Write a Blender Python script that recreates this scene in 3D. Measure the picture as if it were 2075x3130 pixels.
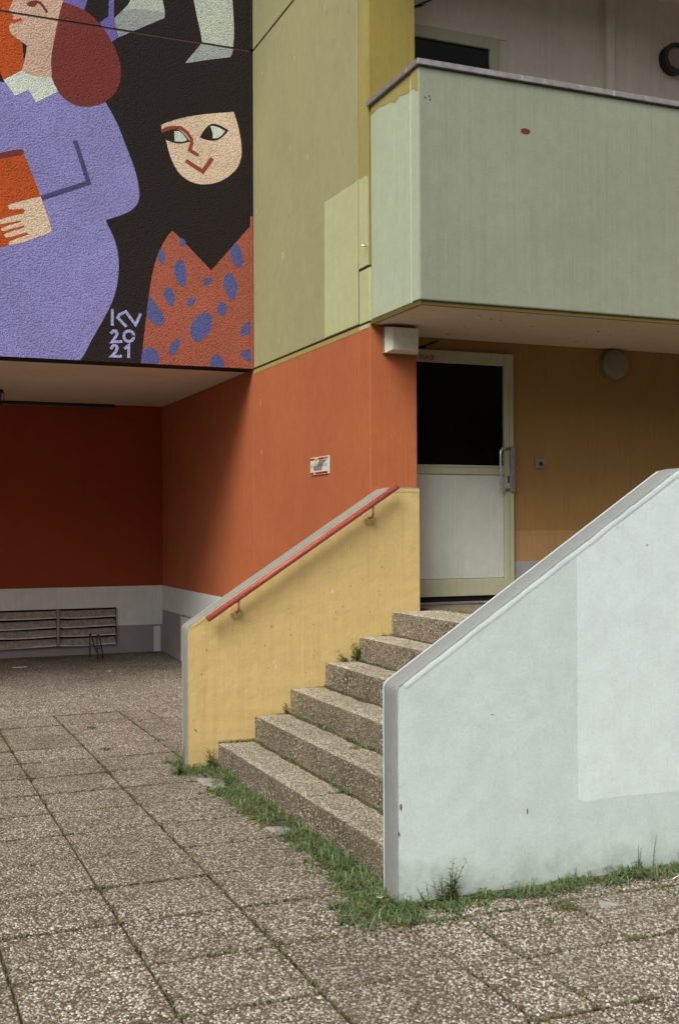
import bpy, bmesh, math, random
import numpy as np
from mathutils import Matrix, Vector
random.seed(7); RNG = np.random.default_rng(7)
for o in list(bpy.data.objects): bpy.data.objects.remove(o)
SC = bpy.context.scene; COL = SC.collection
R = math.radians

# ------------------------------------------------------------------ camera
CAM_POS = np.array((-1.9736, -7.5221, 1.6501)); YAW, PITCH, ROLL = 0.3891, 0.0116, -0.0044
FPX = 3496.6 / 2075.0
fw = np.array((math.sin(YAW)*math.cos(PITCH), math.cos(YAW)*math.cos(PITCH), math.sin(PITCH)))
rt = np.array((math.cos(YAW), -math.sin(YAW), 0.0)); up = np.cross(rt, fw)
rt, up = rt*math.cos(ROLL)+up*math.sin(ROLL), -rt*math.sin(ROLL)+up*math.cos(ROLL)
cd = bpy.data.cameras.new('camera'); cam = bpy.data.objects.new('camera', cd); COL.objects.link(cam)
cd.sensor_fit = 'HORIZONTAL'; cd.sensor_width = 24.0; cd.lens = FPX*24.0; cd.clip_start = 0.05; cd.clip_end = 2000
M = Matrix.Identity(4)
for i in range(3):
    M[i][0] = rt[i]; M[i][1] = up[i]; M[i][2] = -fw[i]; M[i][3] = CAM_POS[i]
cam.matrix_world = M; SC.camera = cam

# ------------------------------------------------------------------ sky, sun, exposure
TO_SUN = Vector((-0.50, -0.46, 0.73)).normalized()
W = bpy.data.worlds.new('World'); SC.world = W; W.use_nodes = True
wn = W.node_tree.nodes; wl = W.node_tree.links; wn.clear()
sky = wn.new('ShaderNodeTexSky'); sky.sky_type = 'NISHITA'; sky.sun_disc = False
sky.sun_elevation = math.asin(TO_SUN.z); sky.sun_rotation = math.atan2(TO_SUN.x, TO_SUN.y)
sky.air_density = 1.0; sky.dust_density = 4.0; sky.ozone_density = 1.0
hs = wn.new('ShaderNodeHueSaturation'); hs.inputs['Saturation'].default_value = 0.28
bg = wn.new('ShaderNodeBackground'); bg.inputs['Strength'].default_value = 0.070
wo = wn.new('ShaderNodeOutputWorld')
wl.new(sky.outputs[0], hs.inputs['Color']); wl.new(hs.outputs[0], bg.inputs[0]); wl.new(bg.outputs[0], wo.inputs[0])
sd = bpy.data.lights.new('sun', 'SUN'); sd.energy = 1.5; sd.angle = R(30); sd.color = (1.0, 0.97, 0.89)
sun = bpy.data.objects.new('sun', sd); COL.objects.link(sun)
sun.rotation_euler = (-TO_SUN).to_track_quat('-Z', 'Y').to_euler(); sun.location = (-6, -9, 12)
vs = SC.view_settings; vs.view_transform = 'Standard'; vs.look = 'None'; vs.gamma = 1.0; vs.use_curve_mapping = False
vs.exposure = 0.87

# ------------------------------------------------------------------ helpers: objects
def tag(o, label=None, cat=None, group=None, kind=None):
    if label: o['label'] = label
    if cat: o['category'] = cat
    if group: o['group'] = group
    if kind: o['kind'] = kind
    return o
def empty(name, loc, label=None, cat=None, group=None, parent=None, kind=None):
    o = bpy.data.objects.new(name, None); COL.objects.link(o); o.empty_display_size = 0.2
    o.location = loc
    o['_w'] = list(loc)
    if parent is not None: attach(o, parent)
    return tag(o, label, cat, group, kind)
def attach(o, parent):
    o.parent = parent
    w = parent.get('_w')
    if w is not None: o.matrix_parent_inverse = Matrix.Translation((-w[0], -w[1], -w[2]))
def link(name, me, mat, parent=None, smooth=False):
    o = bpy.data.objects.new(name, me); COL.objects.link(o)
    if mat is not None and not me.materials: me.materials.append(mat)
    if parent is not None: attach(o, parent)
    if smooth: me.polygons.foreach_set('use_smooth', [True]*len(me.polygons))
    return o
def mesh_py(name, v, f, mat, parent=None, smooth=False):
    me = bpy.data.meshes.new(name); me.from_pydata(v, [], f); me.update()
    return link(name, me, mat, parent, smooth)
def from_bm(name, bm, mat, parent=None, smooth=False):
    me = bpy.data.meshes.new(name); bm.normal_update(); bm.to_mesh(me); bm.free()
    return link(name, me, mat, parent, smooth)
def add_box(bm, x0, x1, y0, y1, z0, z1, bev=0.0, seg=1):
    r = bmesh.ops.create_cube(bm, size=1.0)['verts']
    for v in r:
        v.co = Vector(((x0+x1)/2 + v.co.x*(x1-x0), (y0+y1)/2 + v.co.y*(y1-y0), (z0+z1)/2 + v.co.z*(z1-z0)))
    if bev > 0:
        es = list({e for v in r for e in v.link_edges})
        bmesh.ops.bevel(bm, geom=es, offset=bev, segments=seg, affect='EDGES', profile=0.5)
def box(name, x0, x1, y0, y1, z0, z1, mat, parent=None, bev=0.004, seg=1):
    bm = bmesh.new(); add_box(bm, x0, x1, y0, y1, z0, z1, bev, seg)
    return from_bm(name, bm, mat, parent)
def prism_y(name, pts, y0, y1, mat, parent=None, bev=0.0, seg=2):
    """outline (x, z) extruded from y0 to y1"""
    bm = bmesh.new(); n = len(pts)
    a = [bm.verts.new((x, y0, z)) for x, z in pts]; b = [bm.verts.new((x, y1, z)) for x, z in pts]
    bm.faces.new(a); bm.faces.new(b[::-1])
    for i in range(n): bm.faces.new((a[i], b[i], b[(i+1) % n], a[(i+1) % n]))
    bmesh.ops.recalc_face_normals(bm, faces=bm.faces)
    if bev > 0: bmesh.ops.bevel(bm, geom=list(bm.edges), offset=bev, segments=seg, affect='EDGES', profile=0.5)
    return from_bm(name, bm, mat, parent)
def tube(bm, path, rad, n=12, caps=True):
    P = [Vector(p) for p in path]; rings = []; u = None
    for i, p in enumerate(P):
        t = (P[min(i+1, len(P)-1)] - P[max(i-1, 0)]).normalized()
        if u is None: u = t.orthogonal().normalized()
        u = (u - t*u.dot(t)).normalized(); w = t.cross(u)
        r = rad[i] if isinstance(rad, (list, tuple)) else rad
        rings.append([bm.verts.new(p + (u*math.cos(2*math.pi*k/n) + w*math.sin(2*math.pi*k/n))*r) for k in range(n)])
    for a, b in zip(rings, rings[1:]):
        for k in range(n):
            f = bm.faces.new((a[k], a[(k+1) % n], b[(k+1) % n], b[k])); f.smooth = True
    if caps: bm.faces.new(rings[0][::-1]); bm.faces.new(rings[-1])
def disc_y(bm, cx, cz, y0, y1, r, n=28, inner=0.0):
    """short cylinder (or ring) with its axis along y"""
    o0 = [bm.verts.new((cx+r*math.cos(2*math.pi*k/n), y0, cz+r*math.sin(2*math.pi*k/n))) for k in range(n)]
    o1 = [bm.verts.new((v.co.x, y1, v.co.z)) for v in o0]
    for k in range(n): bm.faces.new((o0[k], o1[k], o1[(k+1) % n], o0[(k+1) % n]))
    if inner > 0:
        i0 = [bm.verts.new((cx+inner*math.cos(2*math.pi*k/n), y0, cz+inner*math.sin(2*math.pi*k/n))) for k in range(n)]
        i1 = [bm.verts.new((v.co.x, y1, v.co.z)) for v in i0]
        for k in range(n):
            j = (k+1) % n
            bm.faces.new((i0[k], i0[j], i1[j], i1[k])); bm.faces.new((o0[k], o0[j], i0[j], i0[k])); bm.faces.new((o1[k], i1[k], i1[j], o1[j]))
    else:
        bm.faces.new(o0); bm.faces.new(o1[::-1])
    bmesh.ops.recalc_face_normals(bm, faces=bm.faces)
def big_mesh(name, V, loops, starts, totals, mat, parent=None, smooth=True, attrs=None):
    me = bpy.data.meshes.new(name)
    me.vertices.add(len(V)); me.vertices.foreach_set('co', np.ascontiguousarray(V, dtype=np.float32).ravel())
    me.loops.add(len(loops)); me.loops.foreach_set('vertex_index', np.ascontiguousarray(loops, dtype=np.int32))
    me.polygons.add(len(starts)); me.polygons.foreach_set('loop_start', np.ascontiguousarray(starts, dtype=np.int32))
    try: me.polygons.foreach_set('loop_total', np.ascontiguousarray(totals, dtype=np.int32))
    except Exception: pass
    me.polygons.foreach_set('use_smooth', np.full(len(starts), smooth))
    for k, a in (attrs or {}).items():
        at = me.attributes.new(k, 'FLOAT', 'POINT'); at.data.foreach_set('value', np.ascontiguousarray(a, dtype=np.float32))
    me.update(calc_edges=True)
    return link(name, me, mat, parent)

# ------------------------------------------------------------------ helpers: materials
def lin(c): return tuple((x/255/12.92 if x <= 10 else ((x/255+0.055)/1.055)**2.4) for x in c)
LUM = 0.86      # diffuse light reaching an open wall: a paint seen as sRGB c has albedo lin(c)/LUM
def alb(c): return tuple(min(0.86, x/LUM) for x in lin(c))
class NT:
    def __init__(s, name):
        s.m = bpy.data.materials.new(name); s.m.use_nodes = True; s.t = s.m.node_tree; s.n = s.t.nodes
        s.b = s.n['Principled BSDF']; s.pos = s.n.new('ShaderNodeNewGeometry').outputs['Position']
    def lk(s, a, b): s.t.links.new(a, b)
    def val(s, sock, v):
        if hasattr(v, 'is_output') or isinstance(v, bpy.types.NodeSocket): s.lk(v, sock)
        elif isinstance(v, (tuple, list)) and len(v) == 3 and sock.type == 'RGBA': sock.default_value = (*v, 1)
        else: sock.default_value = v
    def noise(s, scale, detail=3.0, rough=0.55, stretch=None, dist=0.0):
        v = s.pos
        if stretch:
            mp = s.n.new('ShaderNodeMapping'); mp.inputs['Scale'].default_value = stretch; s.lk(s.pos, mp.inputs['Vector']); v = mp.outputs[0]
        t = s.n.new('ShaderNodeTexNoise'); s.lk(v, t.inputs['Vector'])
        t.inputs['Scale'].default_value = scale; t.inputs['Detail'].default_value = detail
        t.inputs['Roughness'].default_value = rough; t.inputs['Distortion'].default_value = dist
        return t.outputs['Fac']
    def voro(s, scale, out='Color', feature='F1', rnd=1.0):
        t = s.n.new('ShaderNodeTexVoronoi'); t.feature = feature; s.lk(s.pos, t.inputs['Vector']); t.inputs['Scale'].default_value = scale
        t.inputs['Randomness'].default_value = rnd
        return t.outputs[out]
    def ramp(s, fac, stops, mode='LINEAR'):
        r = s.n.new('ShaderNodeValToRGB'); r.color_ramp.interpolation = mode; e = r.color_ramp.elements
        while len(e) < len(stops): e.new(0.5)
        for el, (p, c) in zip(e, stops):
            el.position = p; el.color = (*c, 1) if isinstance(c, tuple) else (c, c, c, 1)
        s.lk(fac, r.inputs[0]); return r.outputs[0]
    def mix(s, a, b, fac, mode='MIX'):
        x = s.n.new('ShaderNodeMix'); x.data_type = 'RGBA'; x.blend_type = mode
        s.val(x.inputs['Factor'], fac); s.val(x.inputs['A'], a) if False else None
        s.val(x.inputs[6], a); s.val(x.inputs[7], b); return x.outputs[2]
    def math(s, op, a, b=0.5, clamp=False):
        x = s.n.new('ShaderNodeMath'); x.operation = op; x.use_clamp = clamp; s.val(x.inputs[0], a); s.val(x.inputs[1], b); return x.outputs[0]
    def sep(s):
        x = s.n.new('ShaderNodeSeparateXYZ'); s.lk(s.pos, x.inputs[0]); return x.outputs
    def bump(s, h, strength, dist):
        x = s.n.new('ShaderNodeBump'); x.inputs['Strength'].default_value = strength; x.inputs['Distance'].default_value = dist
        s.lk(h, x.inputs['Height']); s.lk(x.outputs[0], s.b.inputs['Normal']); return x
    def done(s, col, rough=0.85, metal=0.0, spec=0.3):
        s.val(s.b.inputs['Base Color'], col); s.val(s.b.inputs['Roughness'], rough); s.b.inputs['Metallic'].default_value = metal
        s.b.inputs['Specular IOR Level'].default_value = spec; return s.m
def paint(name, c, var=0.10, streak=0.10, spots=0.0, fine=(160, 0.25, 0.004), rough=0.85, dirt=(0.10, 0.08, 0.06), raw=False, ripple=0.0, splash=0.0, stripe=1.0):
    """weathered masonry paint: cloudy tone, vertical run marks, small flecks, plaster grain"""
    t = NT(name); col = c if raw else alb(c)
    n1 = t.noise(1.1, 4); n2 = t.noise(9, 4, 0.65)
    lo = tuple(x*(1-var*1.6) for x in col); hi = tuple(min(0.9, x*(1+var*0.8)) for x in col)
    k = t.mix(t.ramp(n1, [(0.30, lo), (0.70, hi)]), col, 0.45)
    k = t.mix(k, t.ramp(n2, [(0.35, 0.93), (0.65, 1.0)]), 1.0, 'MULTIPLY')
    s = t.noise(1.0, 4, 0.7, stretch=(14, 14, 0.55))
    k = t.mix(k, dirt, t.math('MULTIPLY', t.ramp(s, [(0.56, 0.0), (0.78, 1.0)]), streak))
    k = t.mix(k, t.ramp(t.noise(1.0, 3, 0.6, stretch=(55, 55, 0.8)), [(0.32, 1-0.05*stripe), (0.5, 1.0), (0.68, 1+0.03*stripe)]), 1.0, 'MULTIPLY')
    if splash > 0:          # rain splash and rising damp, ragged upper edge
        z = t.sep()[2]; e = t.math('SUBTRACT', t.math('MULTIPLY', t.noise(5, 6, 0.7), 0.55), z)
        k = t.mix(k, (0.17, 0.14, 0.10), t.math('MULTIPLY', t.ramp(e, [(0.10, 0.0), (0.34, 1.0)]), splash))
    if spots > 0:
        v = t.noise(38, 2, 0.5); k = t.mix(k, dirt, t.math('MULTIPLY', t.ramp(v, [(0.70, 0.0), (0.76, 1.0)]), spots))
    k = t.mix(k, t.ramp(t.noise(105, 4, 0.75), [(0.30, 0.90), (0.50, 1.0), (0.72, 1.06)]), 1.0, 'MULTIPLY')
    h = t.math('ADD', t.noise(fine[0], 3, 0.6), t.math('MULTIPLY', t.noise(14, 3), 2.5 + ripple))
    t.bump(h, fine[1], fine[2])
    return t.done(k, rough)
MAT = {}
# ------------------------------------------------------------------ materials
MAT['orange'] = paint('orange_paint', (174, 98, 61), 0.09, 0.10, 0.05, dirt=(0.20, 0.06, 0.03))
MAT['olive'] = paint('olive_paint', (156, 152, 112), 0.08, 0.14, 0.03, dirt=(0.22, 0.17, 0.06))
MAT['olive_yellow'] = paint('olive_yellow_paint', (158, 145, 86), 0.10, 0.35, 0.03, dirt=(0.20, 0.13, 0.03))
MAT['pilaster'] = paint('moss_yellow_paint', (140, 126, 64), 0.20, 0.55, 0.05, dirt=(0.19, 0.11, 0.02))
MAT['mint'] = paint('mint_paint', (172, 182, 154), 0.07, 0.10, 0.02, dirt=(0.28, 0.26, 0.15))
MAT['mint_light'] = paint('pale_mint_paint', (180, 182, 136), 0.05, 0.06, 0.02, dirt=(0.32, 0.30, 0.18))
MAT['balcony'] = paint('balcony_paint', (140, 145, 126), 0.10, 0.34, 0.02, dirt=(0.20, 0.21, 0.15))
MAT['yellow'] = paint('yellow_paint', (202, 175, 117), 0.10, 0.16, 0.35, dirt=(0.24, 0.14, 0.06), ripple=1.5, fine=(190, 0.34, 0.005), splash=0.35)
MAT['white'] = paint('white_paint', (196, 210, 206), 0.06, 0.02, 0.02, dirt=(0.38, 0.38, 0.34), ripple=0.6, fine=(150, 0.22, 0.004), splash=0.5, stripe=0.25)
MAT['white2'] = paint('fresh_white_paint', (211, 225, 221), 0.03, 0.02, 0.0, dirt=(0.5, 0.5, 0.47), ripple=0.6, fine=(150, 0.22, 0.004), stripe=0.25)
MAT['trim'] = paint('grey_trim_paint', (136, 139, 137), 0.08, 0.15, 0.12, dirt=(0.20, 0.18, 0.16), fine=(150, 0.35, 0.004))
MAT['band_white'] = paint('band_white_paint', (214, 216, 214), 0.06, 0.08, 0.03, dirt=(0.3, 0.28, 0.26))
MAT['band_grey'] = paint('band_grey_paint', (150, 146, 146), 0.08, 0.25, 0.22, dirt=(0.14, 0.11, 0.10))
MAT['ochre'] = paint('ochre_paint', (146, 113, 66), 0.10, 0.14, 0.03, dirt=(0.30, 0.20, 0.12))
MAT['pink_band'] = paint('pinkish_paint', (160, 124, 84), 0.06, 0.08, 0.02)
MAT['soffit'] = paint('soffit_paint', (210, 195, 177), 0.08, 0.0, 0.10, dirt=(0.12, 0.06, 0.03))
MAT['upper_wall'] = paint('warm_white_paint', (206, 196, 182), 0.08, 0.08, 0.0)  # warm off-white, the upper wall's own even colour
MAT['edge'] = paint('mossy_edge', (104, 88, 40), 0.25, 0.3, 0.3, dirt=(0.05, 0.04, 0.02))
MAT['seam'] = paint('seam_filler', (74, 54, 50), 0.15, 0.0)
MAT['dark'] = paint('dark_joint', (40, 28, 16), 0.2, 0.0)
MAT['sealant'] = paint('joint_sealant', (112, 108, 78), 0.2, 0.4, 0.1, dirt=(0.10, 0.08, 0.04))
MAT['frame'] = paint('door_frame_paint', (170, 168, 142), 0.06, 0.12, 0.04, rough=0.5, dirt=(0.2, 0.16, 0.08), fine=(60, 0.05, 0.002))
MAT['door_panel'] = paint('door_panel_paint', (186, 188, 178), 0.04, 0.02, 0.03, rough=0.5, dirt=(0.22, 0.18, 0.12), fine=(60, 0.05, 0.002))
def plain(name, c, rough=0.5, metal=0.0, spec=0.4, var=0.06, raw=False):
    t = NT(name); col = c if raw else alb(c); n = t.noise(25, 3)
    k = t.ramp(n, [(0.3, tuple(x*(1-var*2) for x in col)), (0.7, tuple(min(1, x*(1+var)) for x in col))])
    r = t.ramp(t.noise(40, 3), [(0.3, max(0.03, rough-0.08)), (0.7, min(1.0, rough+0.08))])
    return t.done(k, r, metal, spec)
MAT['glass'] = plain('dark_glass', (0.004, 0.003, 0.002), 0.10, 0.0, 0.15, raw=True)
MAT['zinc'] = plain('zinc_sheet', (152, 146, 146), 0.42, 0.35, 0.5, 0.14)
MAT['steel'] = plain('steel_tube', (205, 205, 208), 0.28, 0.9, 0.5)
MAT['plate'] = plain('plate_metal', (138, 132, 134), 0.5, 0.4, 0.5, 0.12)
MAT['opal'] = plain('opal_plastic', (206, 206, 192), 0.45, 0.0, 0.4)
MAT['lamp_grey'] = plain('lamp_grey', (128, 116, 100), 0.5)
MAT['lamp_dark'] = plain('lamp_dark', (40, 34, 30), 0.5)
MAT['sign_white'] = plain('sign_white', (206, 212, 200), 0.35)
MAT['sign_red'] = plain('sign_red', (176, 44, 24), 0.4)
MAT['sign_grey'] = plain('sign_smear', (140, 126, 116), 0.6, var=0.2)
MAT['sign_yellow'] = plain('sign_yellow', (176, 160, 50), 0.6)
MAT['ink'] = plain('ink', (46, 40, 38), 0.7)
MAT['spray'] = plain('spray_black', (26, 22, 18), 0.8)
MAT['sticker'] = plain('sticker', (178, 150, 140), 0.6)
MAT['louvre'] = plain('louvre_metal', (150, 141, 137), 0.45, 0.0, 0.5, 0.18)
MAT['void'] = plain('void', (0.010, 0.007, 0.005), 0.9, raw=True)
MAT['stand'] = plain('blue_metal', (72, 62, 96), 0.5, 0.2)
MAT['rust'] = plain('rust', (104, 44, 24), 0.9, var=0.3)
MAT['paper'] = plain('paper', (222, 220, 208), 0.8)
MAT['wood'] = plain('wood_chip', (206, 172, 118), 0.8, var=0.2)
def rail_mat():
    t = NT('red_rail_paint'); a = alb((158, 74, 68)); n = t.noise(60, 4, 0.7)
    k = t.ramp(n, [(0.30, tuple(x*0.72 for x in a)), (0.55, a), (0.70, alb((188, 108, 96)))])
    t.bump(n, 0.2, 0.002); return t.done(k, 0.42, 0.0, 0.5)
MAT['rail'] = rail_mat()
def mural_mat(name, c):
    t = NT('mural_'+name); col = alb(c)
    n = t.noise(1.6, 4); k = t.ramp(n, [(0.3, tuple(x*0.86 for x in col)), (0.7, tuple(min(0.9, x*1.06) for x in col))])
    g = t.noise(105, 2, 0.5); v = t.voro(76, 'Distance')
    h = t.math('SUBTRACT', t.math('MULTIPLY', g, 0.8), v)
    k = t.mix(k, t.ramp(t.math('ADD', t.math('MULTIPLY', g, 0.9), t.math('MULTIPLY', v, -0.55)), [(0.02, 0.66), (0.35, 1.04)]), 1.0, 'MULTIPLY')
    t.bump(h, 0.55, 0.012)
    return t.done(k, 0.8, 0, 0.35)
for nm, c in dict(base=(31, 20, 20), purple=(140, 136, 198), violet=(116, 104, 184), orange=(188, 80, 22), pale=(186, 196, 184), palegrey=(158, 166, 166), skin=(208, 176, 156),
                  skin2=(224, 198, 172), lip=(188, 66, 30), maroon=(122, 50, 46), white=(210, 219, 208), navy=(76, 72, 118), ink=(38, 22, 20), brick=(152, 66, 48),
                  shirt=(166, 90, 70), spot=(86, 92, 148), lilac=(166, 170, 222)).items():
    MAT['m_'+nm] = mural_mat(nm, c)
STONES = [(0.0, (0.070, 0.044, 0.034)), (0.24, (0.112, 0.074, 0.056)), (0.40, (0.215, 0.168, 0.128)), (0.58, (0.35, 0.30, 0.235)), (0.76, (0.47, 0.43, 0.355)), (0.94, (0.63, 0.605, 0.52))]
def pebble_mat(name, stops, gain=1.0, dirt=0.5):
    t = NT(name); g = t.n.new('ShaderNodeNewGeometry')
    k = t.ramp(g.outputs['Random Per Island'], [(p, tuple(min(0.8, x*gain) for x in c)) for p, c in stops])
    at = t.n.new('ShaderNodeAttribute'); at.attribute_name = 'tone'
    k = t.mix(k, at.outputs['Color'], 1.0, 'MULTIPLY')
    d = t.math('MULTIPLY', t.ramp(t.noise(1.5, 6, 0.68), [(0.40, 0.0), (0.64, 1.0)]), dirt)
    k = t.mix(k, (0.128, 0.102, 0.076), d)
    k = t.mix(k, t.ramp(t.noise(220, 2), [(0.3, 0.78), (0.7, 1.1)]), 1.0, 'MULTIPLY')
    return t.done(k, 0.7, 0, 0.35)
MAT['pebble'] = pebble_mat('pebble', STONES, 1.10, 0.50)
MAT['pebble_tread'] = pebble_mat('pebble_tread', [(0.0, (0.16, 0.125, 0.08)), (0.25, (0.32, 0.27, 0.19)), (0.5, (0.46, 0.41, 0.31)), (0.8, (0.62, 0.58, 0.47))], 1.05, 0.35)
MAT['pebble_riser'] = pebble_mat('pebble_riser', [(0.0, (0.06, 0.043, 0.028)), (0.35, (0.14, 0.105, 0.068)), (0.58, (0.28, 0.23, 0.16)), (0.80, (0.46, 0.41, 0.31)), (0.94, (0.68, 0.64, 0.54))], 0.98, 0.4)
def aggregate(name, scale, stops, matrix, cover=0.55, gain=1.0):
    """exposed aggregate concrete, for where the stones are too small to build"""
    t = NT(name); v = t.n.new('ShaderNodeTexVoronoi'); t.lk(t.pos, v.inputs['Vector']); v.inputs['Scale'].default_value = scale
    sp = t.n.new('ShaderNodeSeparateColor'); t.lk(v.outputs['Color'], sp.inputs[0])
    k = t.ramp(sp.outputs[0], [(p, tuple(x*gain for x in c)) for p, c in stops])
    k = t.mix(k, matrix, t.ramp(v.outputs['Distance'], [(cover*0.75, 0.0), (cover, 1.0)]))
    d = t.ramp(t.noise(1.7, 5, 0.6), [(0.42, 1.0), (0.70, 0.62)]); k = t.mix(k, d, 1.0, 'MULTIPLY')
    t.bump(t.math('MULTIPLY', v.outputs['Distance'], -1.0), 0.6, 0.01)
    return t.done(k, 0.85, 0, 0.3)
MAT['slab'] = aggregate('washed_concrete', 85, STONES, (0.165, 0.130, 0.094), 0.55, 0.9)
MAT['floor'] = aggregate('alcove_floor', 75, STONES, (0.20, 0.165, 0.125), 0.55, 0.85)
MAT['tread'] = aggregate('step_concrete', 130, [(0.0, (0.12, 0.09, 0.065)), (0.6, (0.26, 0.21, 0.145)), (0.9, (0.48, 0.43, 0.33))], (0.18, 0.142, 0.095), 0.5, 1.25)
def dirt_mat():
    t = NT('joint_dirt'); n = t.noise(6, 5); k = t.ramp(n, [(0.35, (0.050, 0.036, 0.024)), (0.55, (0.075, 0.062, 0.030)), (0.75, (0.075, 0.082, 0.028))])
    t.bump(t.noise(120, 3), 0.5, 0.006); return t.done(k, 0.95, 0, 0.2)
MAT['dirt'] = dirt_mat()
def ground_mat():
    t = NT('ground'); n = t.noise(3, 6); k = t.ramp(n, [(0.3, (0.06, 0.055, 0.05)), (0.7, (0.10, 0.09, 0.08))])
    t.bump(t.noise(80, 3), 0.5, 0.01); return t.done(k, 0.95, 0, 0.2)
MAT['ground'] = ground_mat()
def mortar_mat():
    t = NT('mortar'); n = t.noise(30, 5); k = t.ramp(n, [(0.3, (0.24, 0.22, 0.20)), (0.7, (0.38, 0.36, 0.34))]); t.bump(n, 0.6, 0.01); return t.done(k, 0.95, 0, 0.2)
MAT['mortar'] = mortar_mat()
def leaf_mat(name, stops):
    t = NT(name); g = t.n.new('ShaderNodeNewGeometry'); k = t.ramp(g.outputs['Random Per Island'], stops)
    t.b.inputs['Subsurface Weight'].default_value = 0.0
    return t.done(k, 0.55, 0, 0.35)
MAT['grass'] = leaf_mat('grass', [(0.0, (0.046, 0.078, 0.028)), (0.30, (0.084, 0.148, 0.056)), (0.62, (0.130, 0.212, 0.092)), (0.84, (0.20, 0.27, 0.11)), (0.90, (0.30, 0.27, 0.11)), (1.0, (0.38, 0.27, 0.12))])
MAT['moss'] = leaf_mat('moss', [(0.0, (0.070, 0.062, 0.026)), (0.35, (0.11, 0.115, 0.040)), (0.8, (0.165, 0.18, 0.055)), (1.0, (0.17, 0.11, 0.06))])
MAT['weed'] = leaf_mat('weed', [(0.0, (0.060, 0.105, 0.032)), (0.6, (0.11, 0.18, 0.050)), (1.0, (0.20, 0.23, 0.07))])
MAT['stem'] = plain('weed_stem', (0.12, 0.13, 0.05), 0.6, raw=True)
MAT['dry'] = leaf_mat('dry_leaf', [(0.0, (0.10, 0.045, 0.022)), (0.5, (0.20, 0.10, 0.04)), (1.0, (0.34, 0.22, 0.10))])
MAT['far_wall'] = paint('grey_render', (150, 146, 138), 0.1, 0.1)
MAT['orange_shaded'] = paint('shaded_orange_paint', (144, 62, 37), 0.07, 0.12, 0.05, dirt=(0.16, 0.05, 0.03))  # recess dimness put into the colour: darker than the side wall orange
MAT['rosette'] = paint('old_yellow_paint', (180, 148, 92), 0.2, 0.2, 0.3, dirt=(0.14, 0.08, 0.04))
MAT['chip_white'] = paint('chipped_white', (214, 214, 196), 0.05, 0.0)
MAT['chip_dark'] = paint('chipped_dark', (122, 84, 58), 0.2, 0.0)
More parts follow.
